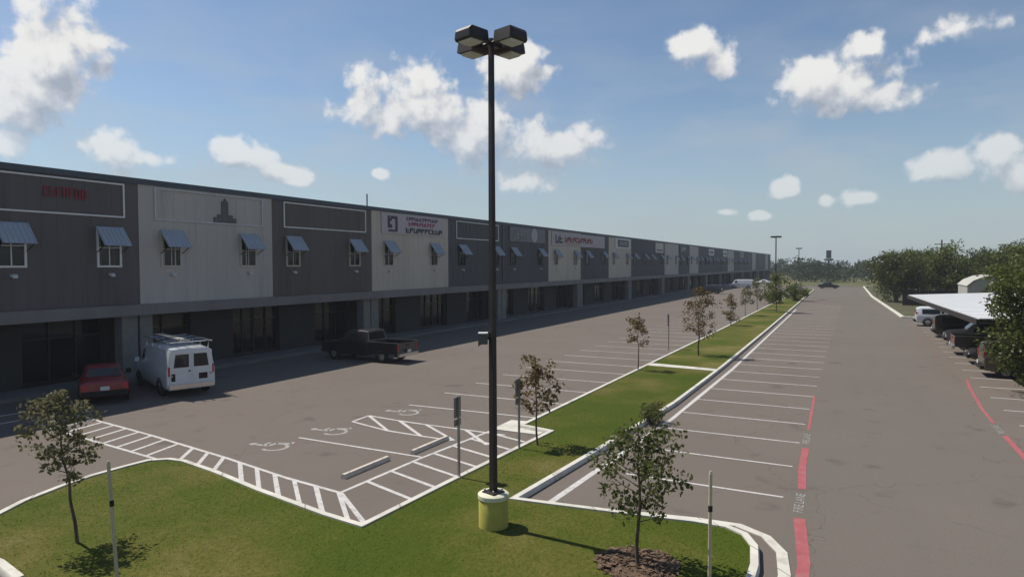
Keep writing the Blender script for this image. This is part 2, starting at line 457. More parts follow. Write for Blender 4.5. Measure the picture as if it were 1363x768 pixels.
def kerb(outer, name, label, w=.17, h=.135, m=M_KERB, closed=True):
    inn = offset(outer, w); b2 = offset(outer, .025); mb = MB(); n = len(outer)
    rows = [[(p[0], p[1], -.03) for p in outer], [(p[0], p[1], h-.03) for p in outer], [(p[0], p[1], h) for p in b2], [(p[0], p[1], h) for p in inn], [(p[0], p[1], -.03) for p in inn]]
    for r in rows: mb.v += r
    for k in range(4):
        for i in range(n if closed else n-1):
            j = (i+1) % n; mb.f.append((k*n+i, k*n+j, (k+1)*n+j, (k+1)*n+i))
    o = mb.build(name, m, None, 40); return struct(o, label)
def densify(poly, step):
    out = []
    n = len(poly)
    for i in range(n):
        a = Vector(poly[i]); b = Vector(poly[(i+1) % n]); k = max(1, int((b-a).length/step))
        for j in range(k): out.append(tuple(a.lerp(b, j/k)))
    return out
kerb(LAWN, 'kerb', 'pale concrete kerb edging the lawn and the median')

gp = [(-4.6, 14.42), (-3.0, 14.66), (-2.2, 14.68), (-1.62, 14.34), (-1.28, 13.7), (-1.15, 12.7), (-1.10, 5.0)]
gq = [(-4.6, 14.50), (-3.0, 14.80), (-2.1, 14.86), (-1.46, 14.46), (-1.08, 13.76), (-.93, 12.7), (-.88, 5.0)]
gm = MB(); k = len(gp)
gm.v += [(x, y, .022) for x, y in gp]+[(x, y, .022) for x, y in gq]+[(x, y, -.01) for x, y in gq]+[(x, y, -.01) for x, y in gp]
for i in range(k-1): gm.f += [(i, i+1, k+i+1, k+i), (k+i, k+i+1, 2*k+i+1, 2*k+i), (3*k+i, 3*k+i+1, i+1, i)]
struct(gm.build('gutter', M_KERB), 'pale concrete gutter band curving round the end of the lawn')
# painted lines: each one is a part of the lot or the road
def stripe(a, b, w=.09, z=.004, name='stall_line', parent=lot, m=M_WHITE):
    a = Vector((a[0], a[1])); b = Vector((b[0], b[1])); d = (b-a).normalized(); n = Vector((-d.y, d.x))*w/2
    q = [a-n, b-n, b+n, a+n]
    k = max(1, int((b-a).length/1.2)); mb = MB(); rr = random.Random(int(a.x*1000+a.y*77))
    lft = []; rgt = []
    for i in range(k+1):
        p = a.lerp(b, i/k); jt = 1+rr.uniform(-.12, .12)
        lft.append(p+n*jt); rgt.append(p-n*jt)
    vs = [(p.x, p.y, z) for p in rgt]+[(p.x, p.y, z) for p in lft]
    fs = [(i, i+1, k+2+i, k+1+i) for i in range(k)]
    return mb.add(vs, fs).build(name, m, parent)
def g2(x, y): p = G(x, y); return (p.x, p.y)
Y = 24.6
stripe((-16.2, 15.98), (-11.25, 15.95))
stripe((-16.0, 21.8), (-10.45, 22.0))
for i in range(26): stripe((-16.1, 24.6+2.74*i), (-10.4, 24.68+2.74*i))
for i in range(31):
    yy = 17.15+2.74*i
    stripe((-5.75 if i > 0 else -5.4, yy), (-1.45, yy-.05))
stripe((-6.35, 14.25), (-5.85, 24.0), .16, name='edge_line'); stripe((-5.85, 24.0), (-5.75, 37), .16, name='edge_line'); stripe((-5.75, 37), (-6.35, 90), .16, name='edge_line')
for i in range(18): stripe((5.2, 28.4+2.74*i), (10.6, 28.45+2.74*i))
# hatched walkway strips
hi = [(-11.3, 12.5), (-13.4, 12.75), (-16.4, 13.3), (-21.0, 14.0), (-26.3, 14.65)]
lo = [(-18.2, 12.3), (-20.1, 12.5), (-23.1, 12.8), (-26.3, 13.2)]
for a, b in zip(hi, hi[1:]): stripe(a, b, .11, name='hatch_border')
for a, b in zip(lo, lo[1:]): stripe(a, b, .11, name='hatch_border')
def on(pl, x):
    for a, b in zip(pl, pl[1:]):
        if min(a[0], b[0]) <= x <= max(a[0], b[0]):
            t = (x-a[0])/(b[0]-a[0]); return a[1]+(b[1]-a[1])*t
    return pl[-1][1]
kerbline = [(-9.35, 11.0), (-10.4, 11.12), (-13.0, 11.6), (-15.2, 12.1), (-16.9, 12.38), (-18.2, 12.3), (-20.1, 12.5), (-23.1, 12.8), (-26.3, 13.2)]
x = -11.35
for i in range(19):
    xb = x+ (1.55 if i < 6 else .9 if i < 9 else .35)
    xb = min(xb, -9.6)
    stripe((x, on(hi, x)), (xb, on(kerbline, xb)+.05), .12, .0045, 'hatch_stripe')
    x -= .86
stripe((-11.3, 12.5), (-11.22, 15.9), .11, z=.005, name='hatch_border'); stripe((-11.22, 15.9), (-10.95, 19.6), .11, name='hatch_border')
for k in range(8):
    yy = 12.5+.98*k
    stripe((-11.28+.04*k, yy), (-9.5+.03*k, yy-.55 if k else 11.25), .12, .0055, 'hatch_stripe')
al_ = [g2(469, 561), g2(515, 573), g2(559, 580), g2(601, 586)]
au_ = [g2(491, 553), g2(532, 560), g2(567, 565), g2(620, 572), g2(672, 579)]
for pl in (al_, au_):
    for a, b in zip(pl, pl[1:]): stripe(a, b, .11, .0045, name='hatch_border')
stripe(g2(469, 561), g2(491, 553), .11, name='hatch_border')
for a, b in (((491, 553), (516, 573)), ((532, 560), (560, 580)), ((567, 565), (604, 586)), ((620, 572), (648, 592))): stripe(g2(*a), g2(*b), .12, .005, 'hatch_stripe')
stripe(g2(-60, 563), g2(28, 549.5), .16, name='hatch_border'); stripe(g2(-60, 575), g2(25, 559.5), .16, name='hatch_border')

# wheelchair symbols
def wheelchair(c, rz, s):
    mb = MB(); z = .0045
    def ring(cx, cy, r0, r1, a0, a1, n=14):
        vs = []; 
        for i in range(n+1):
            t = a0+(a1-a0)*i/n
            vs += [(cx+r0*math.cos(t), cy+r0*math.sin(t), z), (cx+r1*math.cos(t), cy+r1*math.sin(t), z)]
        mb.add(vs, [(2*i, 2*i+1, 2*i+3, 2*i+2) for i in range(n)])
    def bar(a, b, w):
        a = Vector(a); b = Vector(b); d = (b-a).normalized(); n = Vector((-d.y, d.x))*w/2
        mb.add([(*(a-n), z), (*(b-n), z), (*(b+n), z), (*(a+n), z)], [(0, 1, 2, 3)])
    ring(-.05, -.22, .25, .34, R(150), R(395))
    ring(-.08, .52, 0.001, .10, 0, 2*math.pi)
    bar((-.08, .40), (-.04, .03), .11); bar((-.05, .22), (.22, .22), .08); bar((-.06, .03), (.26, .03), .10); bar((.24, .05), (.38, -.33), .10); bar((.36, -.33), (.50, -.29), .09)
    me = mb.mesh('wheelchair_symbol', M_FADED)
    o = link('wheelchair_symbol', me, lot, (c[0], c[1], 0), rz); o.scale = (s, s, 1)
for (x, y) in ((360, 593), (440, 573), (537, 548)):
    wheelchair(g2(x, y), R(90), 1.25)

# red fire-lane stripes with stencilled white lettering on the road edge
def red_run(pts, w=.20):
    for a, b in zip(pts, pts[1:]): stripe(a, b, w, .009, 'red_stripe', road, M_RED)
red_run([(-.72, 5.0), (-.76, 13.4), (-1.0, 15.8)], .24); red_run([(-1.08, 17.9), (-1.2, 19.9), (-1.24, 22.0)], .2); red_run([(-1.3, 24.5), (-1.42, 31)], .09)
red_run([(4.5, 19.5), (4.47, 26.5)], .16); red_run([(4.46, 28.4), (4.5, 31), (4.75, 36), (4.98, 38.6)], .12)
def lettering(txt, p, rz, size, parent, m, name='stencil_lettering', z=.0095, flip=False, extr=0.0):
    cu = bpy.data.curves.new(name, 'FONT'); cu.body = txt; cu.size = size; cu.align_x = 'CENTER'; cu.align_y = 'CENTER'; cu.extrude = extr
    tmp = bpy.data.objects.new(name, cu); COL.objects.link(tmp)
    dg = bpy.context.evaluated_depsgraph_get(); me = bpy.data.meshes.new_from_object(tmp.evaluated_get(dg))
    bpy.data.objects.remove(tmp); me.materials.clear(); me.materials.append(m)
    o = link(name, me, parent, (p[0], p[1], z), rz); return o
lettering('FIRE LANE', (-1.06, 16.85), R(91), .30, road, M_FADED)
lettering('FIRE LANE', (-1.27, 23.2), R(91), .30, road, M_FADED)
lettering('FIRE LANE', (4.46, 27.4), R(91), .30, road, M_FADED)

# concrete ramp pad, flume across the median, sidewalk along the building
pad = MB().poly([(-11.0, 19.75), (-9.25, 19.75), (-9.2, 20.05), (-10.3, 20.35), (-10.35, 21.3), (-11.0, 21.2)], -.02, .03).build('sidewalk', M_KERB); struct(pad, 'small concrete ramp pad at the corner of the hatched walkway')
fl = MB().poly([(-10.05, 35.7), (-6.35, 35.3), (-6.35, 36.0), (-10.05, 36.6)], .05, .125).build('footpath', M_KERB); struct(fl, 'narrow concrete path crossing the grass median')
sw = MB().box((-33.6, -6, -.03), (-31.45, 306, .14)).build('sidewalk', mat('shaded_concrete', (.16, .15, .14), .92, var=.15, scale=.6)); struct(sw, 'shaded concrete walk along the foot of the long building')  # concrete colour darkened to carry the building's shade
swk = MB().box((-31.447, -6, -.03), (-31.28, 306, .13)).build('kerb', mat('shade_toned_kerb', (.17, .158, .14), .92, var=.2, scale=.7)); struct(swk, 'shaded kerb in front of the shop doors')  # darker twin of the kerb concrete, building shade put into its colour

# wheel stops
def wheel_stop(p, rz, label):
    mb = MB(); L = .95
    prof = [(-.085, 0), (-.085, .05), (-.05, .12), (.05, .12), (.085, .05), (.085, 0)]
    vs = [(x, -L, z) for x, z in prof]+[(x, L, z) for x, z in prof]
    mb.add(vs, [(i, i+1, i+7, i+6) for i in range(5)]+[tuple(range(5, -1, -1)), tuple(range(6, 12))])
    t = thing('wheel_stop', label, 'wheel stop', (p[0], p[1], .002), rz, 'wheel stops in the accessible stalls')
    mb.build('concrete_bar', mat('stop_concrete', (.55, .48, .40), .9, var=.12, scale=4, dirt=((.3, .26, .22), 5, .6)), t)
    for s in (-.7, .7):
        MB().lathe([(.018, 0), (.018, .126), (.001, .128)], (0, s, 0), 8).build('anchor_pin', M_GALV, t)
wheel_stop(g2(488, 624), R(0), 'concrete wheel stop in the stall next to the hatched strip')
wheel_stop(g2(573, 594), R(0), 'concrete wheel stop in the stall by the hatched aisle')

# ------------------------------------------------------------------ the long two-storey building
XB, ZF0, ZF1, ZR = -32.0, 3.22, 3.76, 10.08
BY = [0.4, 10.9, 21.0, 29.6, 39.1, 49.6, 59.9, 71.3, 81.8, 92.9, 103.9, 114.0, 124.9, 136.4, 146.8, 156.3, 166.6, 176.8, 186.8, 196.5, 207.1, 217.5, 227.5, 237.5, 247, 257, 267, 277, 287, 296, 306]
PC = [1, 0, 1, 2, 3, 4, 4, 3, 4, 3, 4, 4, 1, 4, 1, 4, 4, 4, 4, 1, 4, 0, 4, 0, 1, 4, 0, 4, 1, 4]
bld = thing('commercial_building', 'long two-storey commercial building with alternating charcoal and grey bays', 'building', (XB, 21, 0))
def bp(mb, name, m, smooth=None, parent=bld):
    o = mb.build(name, m, parent, smooth); o.matrix_parent_inverse = Matrix.Translation((32.0, -21, 0)); return o
XBK = -62
bp(MB().box((XBK, BY[0]+.02, ZR-.75), (XB-.25, BY[-1]-.02, ZR-.55)), 'roof', M_ROOFM)
bp(MB().box((XBK, BY[-1]-.3, 0), (XB-.28, BY[-1], ZR-.02)), 'end_wall', M_WPANEL[1])
bp(MB().box((XBK, BY[0], 0), (XB-.28, BY[0]+.3, ZR-.02)), 'end_wall', M_WPANEL[1])
bp(MB().box((XBK, BY[0]+.3, 0), (XBK+.3, BY[-1]-.3, ZR-.02)), 'back_wall', M_WPANEL[1])
bp(MB().box((-33.9, BY[0]+.3, ZF0+.02), (XB-.02, BY[-1]-.3, ZF0+.2)), 'soffit', M_FASCIA)
WIN = {1: (15.3, 19.5), 2: (22.75, 27.75), 3: (31.3, 37.2), 4: (41.1, 47.3), 5: (51.9, 58.4)}
rb = random.Random(3)
# shared window meshes
WW, WH = 1.0, 1.72
def win_meshes(kind):
    tr = M_TRIM if kind == 'w' else M_WPANEL[3] if kind == 'b' else M_DARKMETAL
    fr = MB(); t = .09
    fr.box((0, -WW/2-t, -t), (.07, WW/2+t, 0)); fr.box((0, -WW/2-t, WH), (.07, WW/2+t, WH+t))
    fr.box((0, -WW/2-t, 0), (.07, -WW/2, WH)); fr.box((0, WW/2, 0), (.07, WW/2+t, WH))
    fr.box((.002, -.02, 0), (.05, .02, WH)); fr.box((.004, -WW/2, WH*.5-.02), (.045, -.02, WH*.5+.02)); fr.box((.004, .02, WH*.5-.02), (.045, WW/2, WH*.5+.02))
    return fr.mesh('window', tr)
WM = {k: win_meshes(k) for k in 'wbd'}
pane_me = MB().box((-.02, -WW/2, 0), (.012, WW/2, WH)).mesh('pane', M_GLASS)
aw = MB()
A0, A1, OUT = WH+.10, .92, .78
aw_w = WW/2+.16
dx, dz = OUT-.08, A1-A0
nl = math.hypot(dx, dz); nx, nz_ = -dz/nl, dx/nl
aw.add([(.08, -aw_w, A0), (.08, aw_w, A0), (OUT, aw_w, A1), (OUT, -aw_w, A1),
        (.08+nx*.05, -aw_w, A0+nz_*.05), (.08+nx*.05, aw_w, A0+nz_*.05), (OUT+nx*.05, aw_w, A1+nz_*.05), (OUT+nx*.05, -aw_w, A1+nz_*.05)],
       [(0, 1, 2, 3), (7, 6, 5, 4), (0, 4, 5, 1), (1, 5, 6, 2), (2, 6, 7, 3), (3, 7, 4, 0)])
for j in range(7):                                  # standing ribs
    yy = -aw_w+.06+j*(2*aw_w-.12)/6
    o0 = Vector((.08+nx*.05, yy, A0+nz_*.05)); o1 = Vector((OUT+nx*.05, yy, A1+nz_*.05)); n_ = Vector((nx, 0, nz_))*.03; w_ = Vector((0, .016, 0))
    aw.add([o0-w_, o0+w_, o1+w_, o1-w_, o0-w_+n_, o0+w_+n_, o1+w_+n_, o1-w_+n_], [(4, 5, 6, 7), (0, 1, 5, 4), (1, 2, 6, 5), (2, 3, 7, 6), (3, 0, 4, 7)])
awn_me = aw.mesh('awning', M_AWN)
arm_me = MB().tube([(.05, 0, .62), (OUT-.08, 0, A1+.05)], .022, 6).mesh('awning_arm', M_DARKMETAL)
lamp_me = MB().box((0, -.11, -.08), (.14, .11, .05)).add([(0.14, -.11, -.08), (.14, .11, -.08), (.24, .09, -.12), (.24, -.09, -.12), (.14, -.11, .05), (.14, .11, .05), (.24, .09, -.02), (.24, -.09, -.02)], [(0, 1, 2, 3), (4, 7, 6, 5), (1, 5, 6, 2), (2, 6, 7, 3), (3, 7, 4, 0)]).mesh('wall_light', M_LENS)
# vertical ribs on the panels
for i in range(len(BY)-1):
    y0, y1 = BY[i]+.012, BY[i+1]-.012
    c = PC[i]; m = M_WPANEL[c]; light = c in (1, 3)
    xo = .03 if light else 0.0
    pan = MB().box((XB-.28, y0, ZF1+.004), (XB+xo, y1, ZR-.28))
    if i < 12:
        k = int((y1-y0)/.62)
        for j in range(1, k):
            yy = y0+(y1-y0)*j/k
            pan.add([(XB+xo, yy-.05, ZF1+.004), (XB+xo+.018, yy-.025, ZF1+.004), (XB+xo+.018, yy+.025, ZF1+.004), (XB+xo, yy+.05, ZF1+.004),
                     (XB+xo, yy-.05, ZR-.28), (XB+xo+.018, yy-.025, ZR-.28), (XB+xo+.018, yy+.025, ZR-.28), (XB+xo, yy+.05, ZR-.28)], [(0, 1, 5, 4), (1, 2, 6, 5), (2, 3, 7, 6)])
    bp(pan, 'wall_panel', m)
    bp(MB().box((XB-.32, y0-.01, ZR-.278), (XB+.10, y1+.01, ZR)), 'parapet_cap', M_COPING)
    bp(MB().box((XB-.2, y0-.005, ZF0), (XB+.22, y1+.005, ZF1)), 'canopy_fascia', M_FASCIA)
    # ground floor: pier, glazed opening, wall, glazed opening
    wdt = y1-y0; flip = i % 2
    segs = [(.0, .09, 'pier'), (.09, .46, 'open'), (.46, .80, 'wall'), (.80, 1.0, 'open')]
    if flip: segs = [(1-b, 1-a, k) for a, b, k in segs][::-1]
    for a, b, k in segs:
        ya, yb = y0+wdt*a, y0+wdt*b
        if k == 'pier':
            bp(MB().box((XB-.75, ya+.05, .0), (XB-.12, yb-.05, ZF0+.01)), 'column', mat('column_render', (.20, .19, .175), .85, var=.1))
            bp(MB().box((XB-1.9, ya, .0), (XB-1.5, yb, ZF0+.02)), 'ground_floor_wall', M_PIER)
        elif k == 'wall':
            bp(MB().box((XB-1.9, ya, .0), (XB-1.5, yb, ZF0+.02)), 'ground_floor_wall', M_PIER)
        elif i < 14:
            gl = bp(MB().box((XB-1.86, ya, .02), (XB-1.82, yb, ZF0+.02)), 'shop_window', M_GLASS)
            fr = MB(); n = max(2, int((yb-ya)/1.1))
            for j in range(n+1):
                yy = ya+.04+(yb-ya-.08)*j/n; fr.box((XB-1.82, yy-.035, .14), (XB-1.73, yy+.035, ZF0))
            fr.box((XB-1.818, ya, 2.25), (XB-1.74, yb, 2.33)); fr.box((XB-1.818, ya, .14), (XB-1.735, yb, .3))
            o = fr.build('mullion', M_DARKMETAL, gl)
        else:
            bp(MB().box((XB-1.86, ya, .02), (XB-1.82, yb, ZF0+.02)), 'shop_window', M_GLASS)
    # upper windows
    wy = WIN.get(i, (y0+wdt*.2, y0+wdt*.8))
    wk = 'w' if i in (1,) else 'b' if light else 'd' if i > 4 else 'b'
    if i > 22: wy = ()
    for yy in wy:
        w = link('window', WM[wk], bld, (XB+xo+.002 - XB, yy-21, 5.72))
        link('pane', pane_me, w); link('awning', awn_me, w)
        if i < 8:
            for s in (-aw_w+.06, aw_w-.06): link('awning_arm', arm_me, w, (0, s, 0))
            link('wall_light', lamp_me, w, (0, .05, -.42))
    # white outlined sign band
    if i in (1, 2, 3, 5):
        a, b = {1: (12.3, 20.3), 2: (21.85, 28.85), 3: (30.55, 38.45), 5: (50.95, 58.95)}[i]
        z0, z1 = (8.05, 9.72) if i < 3 else (8.1, 9.72)
        fr = MB(); x0, x1 = XB+xo+.02, XB+xo+.07; t = .075
        fr.box((x0, a, z0), (x1, b, z0+t)); fr.box((x0, a, z1-t), (x1, b, z1)); fr.box((x0, a, z0+t), (x1, a+t, z1-t)); fr.box((x0, b-t, z0+t), (x1, b, z1-t))
        bp(fr, 'sign_frame', M_TRIM if i != 2 else mat('grey_trim', (.52, .52, .53), .6))
    # bay joint cover strip / downpipe on some joints
    if i in (6, 8) or (i > 9 and i % 3 == 0):
        bp(MB().box((XB+.032, y0-.16, ZF1+.01), (XB+.09, y0+.10, ZR-.29)), 'joint_cover', M_COPING)
bp(MB().tube([(XB-.4, 39.15, ZR-.02), (XB-.4, 39.15, ZR+.95)], .05, 8), 'vent_pipe', M_COPING)

# ------------------------------------------------------------------ shop signs on the upper storey
M_PINK = mat('sign_pink', (.34, .07, .14), .6); M_INK = mat('sign_black', (.06, .052, .06), .6)
M_PALE = mat('sign_pale', (.40, .36, .37), .6, var=.06); M_REDL = mat('sign_red', (.26, .03, .045), .6)
M_SDARK = mat('sign_dark', (.05, .045, .055), .6); M_SWH = mat('sign_white', (.55, .55, .56), .55, var=.06); M_SYEL = mat('sign_yellow', (.5, .36, .12), .6)
def sign(i, y0, y1, z0, z1, label, board, x=.05):
    t = thing('shop_sign', label, 'sign', (XB+x, y0, z0), 0, 'signs along the upper storey')
    if board: MB().box((0, 0, 0), (.06, y1-y0, z1-z0)).build('sign_board', board, t)
    return t
def glyphs(t, y0, y1, z0, z1, m, seed, n, x=.065, name='letter'):
    """raised strokes: unreadable in the photograph, so only the rhythm of the strokes is kept"""
    rr = random.Random(seed); w = (y1-y0)/n; h = z1-z0; s = max(.05, min(w*.24, h*.24))
    for i in range(n):
        a = y0+w*i+w*.1; b = y0+w*(i+1)-w*.1; mb = MB()
        mb.box((x, a, z0), (x+.04, a+s, z1))
        k = rr.randrange(5)
        if k in (0, 1, 2): mb.box((x, a+s, z1-s), (x+.038, b, z1))
        if k in (1, 3, 4): mb.box((x, a+s, z0), (x+.038, b, z0+s))
        if k in (0, 2, 4): mb.box((x, a+s, z0+h*.45), (x+.036, b-s*.5, z0+h*.45+s))
        if k in (2, 3): mb.box((x, b-s, z0+s), (x+.039, b, z1-s))
        mb.build(name, m, t)
t = sign(1, 16.5, 18.6, 8.72, 9.4, 'row of red letters inside the outlined band of a charcoal bay', None)
glyphs(t, .1, 2.0, .08, .55, M_REDL, 1, 7, 0)
t = sign(2, 25.4, 27.0, 8.14, 9.55, 'dark tower-shaped emblem inside the outlined band of a grey bay', None)
MB().poly([(0, 0), (1, 0), (1, 1), (0, 1)], 0, 0)
em = MB(); em.box((0, 0.0, 0), (.05, 1.5, .28)); em.box((.002, .22, .28), (.05, 1.25, .44)); em.box((.001, .52, .44), (.05, .95, 1.2)); em.add([(0.003, .6, 1.2), (.05, .6, 1.2), (.05, .88, 1.2), (.003, .88, 1.2), (.003, .74, 1.38), (.05, .74, 1.38)], [(0, 1, 5, 4), (2, 3, 4, 5), (1, 2, 5), (0, 4, 3)])
em.build('emblem', mat('emblem_grey', (.12, .11, .11), .7), t)
t = sign(4, 40.2, 48.9, 8.15, 9.75, 'pale sign with a dark square logo, pink lines and black lettering', mat('sign_face', (.46, .40, .41), .6, var=.05))
lg = MB()
for a, b, c, d in ((.75, 1.0, .45, 1.38), (1.0, 1.25, .45, .72), (1.15, 1.7, 1.16, 1.38), (1.7, 1.95, .18, 1.38), (.85, 1.7, .16, .32), (1.0, 1.2, .98, 1.2)):
    lg.box((.06, a, c), (.1, b, d))
lg.build('logo', M_INK, t)
glyphs(t, 3.1, 7.6, 1.14, 1.42, mat('sign_mauve', (.17, .09, .15), .6), 4, 12)
glyphs(t, 3.4, 7.2, .72, 1.02, M_PINK, 5, 10)
glyphs(t, 3.0, 8.3, .14, .55, M_INK, 6, 10)
t = sign(6, 61.3, 70.2, 8.2, 9.75, 'grey board with a pale round emblem on a slate bay', mat('sign_greyboard', (.17, .165, .17), .6))
MB().tube([(.06, 5.9, .78), (.1, 5.9, .78)], .78, 24).build('round_emblem', M_PALE, t)
glyphs(t, .7, 4.6, .3, 1.2, mat('sign_dim', (.22, .21, .215), .6), 9, 5)
t = sign(7, 72.0, 90.8, 8.05, 9.7, 'long pale banner with dark and red lettering across two bays', M_PALE, .08)
glyphs(t, 1.0, 3.4, .3, 1.3, M_INK, 11, 2); glyphs(t, 3.9, 13.8, .5, 1.15, M_REDL, 12, 11); glyphs(t, 4.2, 9.0, .2, .4, M_SYEL, 13, 8)
t = sign(9, 95.6, 103.0, 8.2, 9.75, 'pale framed sign holding a dark lettered panel', M_SWH, .08)
MB().box((.06, 1.2, .25), (.09, 6.6, 1.3)).build('panel', M_SDARK, t); glyphs(t, 1.8, 6.0, .5, 1.05, M_PALE, 15, 6, .09)
t = sign(11, 118.5, 124.0, 7.9, 9.7, 'cream sign with one dark stroke on a slate bay', mat('sign_cream', (.5, .47, .40), .6), .06)
MB().box((.06, .8, .35), (.1, 4.6, .6)).build('dark_bar', M_INK, t)
t = sign(12, 137.5, 143.5, 8.2, 9.7, 'dim green sign board between two pale bays', mat('sign_green', (.07, .10, .09), .6), .06); glyphs(t, .8, 5.2, .4, 1.1, M_PALE, 17, 5)
t = sign(15, 168.0, 175, 8.0, 9.6, 'bright white sign board high on a dark bay', M_SWH, .06); glyphs(t, .8, 6.2, .4, 1.1, M_INK, 18, 5)
t = sign(18, 188.2, 195.0, 7.9, 9.6, 'white sign board with blue strokes near the pale narrow bay', M_SWH, .06); glyphs(t, .8, 6.0, .4, 1.1, mat('sign_blue', (.05, .09, .2), .6), 19, 5)
t = sign(21, 218.5, 226, 8.1, 9.6, 'small grey sign board near the far end of the building', M_PALE, .06); glyphs(t, .8, 6.4, .4, 1.1, M_INK, 20, 5)

# ------------------------------------------------------------------ light poles
def light_pole(loc, rz, label, detail=True, h=10.25):
    t = thing('light_pole', label, 'light pole', loc, rz, 'parking lot light poles')
    MB().lathe([(.315, -.15), (.315, .66), (.29, .69), (.20, .705)], n=28).build('concrete_base', M_YELLOW if detail else M_CONC, t, 40)
    if detail:
        MB().lathe([(.322, .60), (.332, .61), (.332, .69), (.30, .715), (.12, .72)], n=28).build('base_rim', mat('base_rim_paint', (.62, .60, .44), .8, dirt=((.35, .33, .2), 4, .6)), t, 40)
        MB().box((-.17, -.17, .70), (.17, .17, .745)).build('base_plate', M_DARKMETAL, t)
        for a in (-1, 1):
            for b in (-1, 1): MB().lathe([(.02, .74), (.02, .80), (.001, .81)], (a*.13, b*.13, 0), 8).build('anchor_bolt', M_GALV, t)
    MB().tube([(0, 0, .71), (0, 0, 3.5), (0, 0, h)], [.088, .082, .062] if detail else [.13, .12, .10], 4, twist=R(45)).build('pole', M_DARKMETAL, t)
    for k in range(4):
        a = k*math.pi/2
        d = Vector((math.cos(a), math.sin(a), 0)); n = Vector((-d.y, d.x, 0)); z = h-.14
        def at(u, v, w): p = d*u+n*v; return (p.x, p.y, z+w)
        hd = MB()
        prof = [(.26, .20, .0, .15), (.32, .25, -.06, .18), (.76, .25, -.06, .18), (.82, .22, -.03, .11)]
        vs = []
        for (u, v, w0, w1) in prof: vs += [at(u, -v, w0), at(u, v, w0), at(u, v*.9, w1), at(u, -v*.9, w1)]
        fs = [(0, 3, 2, 1), (12, 13, 14, 15)]
        for i in range(3):
            for j in range(4): fs.append((4*i+j, 4*i+(j+1) % 4, 4*i+4+(j+1) % 4, 4*i+4+j))
        hd.add(vs, fs); ho = hd.build('lamp_head', M_DARKMETAL, t)
        MB().add([at(.42, -.19, -.062), at(.75, -.19, -.062), at(.75, .19, -.062), at(.42, .19, -.062), at(.47, -.14, -.11), at(.70, -.14, -.11), at(.70, .14, -.11), at(.47, .14, -.11)],
                 [(4, 7, 6, 5), (0, 1, 5, 4), (1, 2, 6, 5), (2, 3, 7, 6), (3, 0, 4, 7)]).build('lens', M_LENS, ho)
        MB().tube([at(.05, 0, .05), at(.30, 0, .05)], .045, 6).build('arm', M_DARKMETAL, t)
    return t
b0 = G(657, 713); dv = Vector((b0.x, b0.y)).normalized()
pc = Vector((b0.x, b0.y))+dv*.31
lp = light_pole((pc.x, pc.y, .10), R(29+45), 'tall dark square light pole on a yellow base in the near lawn')
# small floodlight on the pole
fb = MB(); fb.cbox((-.17, 0, 4.28), (.13, .15, .20)); fb.add([(-.235, -.075, 4.18), (-.235, .075, 4.18), (-.30, .10, 4.14), (-.30, -.10, 4.14), (-.235, -.075, 4.38), (-.235, .075, 4.38), (-.30, .10, 4.40), (-.30, -.10, 4.40)], [(0, 3, 2, 1), (4, 5, 6, 7), (0, 1, 5, 4), (1, 2, 6, 5), (3, 7, 6, 2), (0, 4, 7, 3)])
fo = fb.build('floodlight', mat('floodlight_grey', (.09, .09, .09), .5), lp); fo.location.z = -.30; fo.rotation_euler.z = R(-74+27)
MB().tube([(-.02, 0, 4.3), (-.12, 0, 4.3)], .03, 6).build('bracket', M_DARKMETAL, fo)
MB().box((-.30, -.10, 4.405), (-.10, .10, 4.425)).build('top_cover', M_TRIM, fo)
for (x, yt, dep, lab) in ((1033, 316, 108, 'dark light pole in the far median beyond the building end'), (1063.5, 331.5, 186, 'faint far light pole above the distant treeline')):
    p = at_depth(x, yt, dep)
    light_pole((p.x, p.y, 0.0), R(20), lab, False)

# ------------------------------------------------------------------ sign posts and tree stakes
def sign_post(p, label, h=2.15, blank=False, z0=.09):
    t = thing('parking_sign', label, 'sign', (p[0], p[1], z0), 0, 'accessible parking signs along the median kerb')
    MB().box((-.025, -.03, -.3), (.025, .03, h)).build('post', M_GALV, t)
    MB().box((-.045, -.16, h-.56), (-.028, .16, h-.03)).build('sign_plate', M_SIGNBACK, t)
    MB().box((-.043, -.16, h-.78), (-.028, .16, h-.60)).build('sign_plate', M_SIGNBACK, t)
    for z in (h-.12, h-.45): MB().box((-.028, -.012, z-.012), (.034, .012, z+.012)).build('bolt', M_GALV, t)
sign_post(g2(611, 640), 'grey parking sign post at the kerb beside the hatched walkway corner')
sign_post(g2(691, 601), 'grey parking sign post beside the concrete ramp pad')
sign_post(g2(890, 466), 'grey parking sign post between two young median trees', 2.4, z0=0.0)
def stake(p, lean, label, h=2.3):
    t = thing('tree_stake', label, 'stake', (p[0], p[1], .09), 0, 'wooden stakes beside the young trees')
    mb = MB().tube([(0, 0, -.2), (lean[0]*h, lean[1]*h, h-.05), (lean[0]*(h+.02), lean[1]*(h+.02), h)], [.032, .030, .018], 7); mb.build('stake_pole', M_WOOD, t)
    MB().tube([(lean[0]*1.45, lean[1]*1.45, 1.42), (lean[0]*1.55, lean[1]*1.55, 1.52)], .037, 8).build('tie_strap', M_BLACK, t)
p = G(158, 790); stake((p.x, p.y), (-.09, 0.0), 'thin pale stake leaning beside the tree on the dry left lawn', 2.2)
p = G(944, 800); stake((p.x, p.y), (0.0, .03), 'thin pale stake beside the tree with the mulch ring', 2.1)

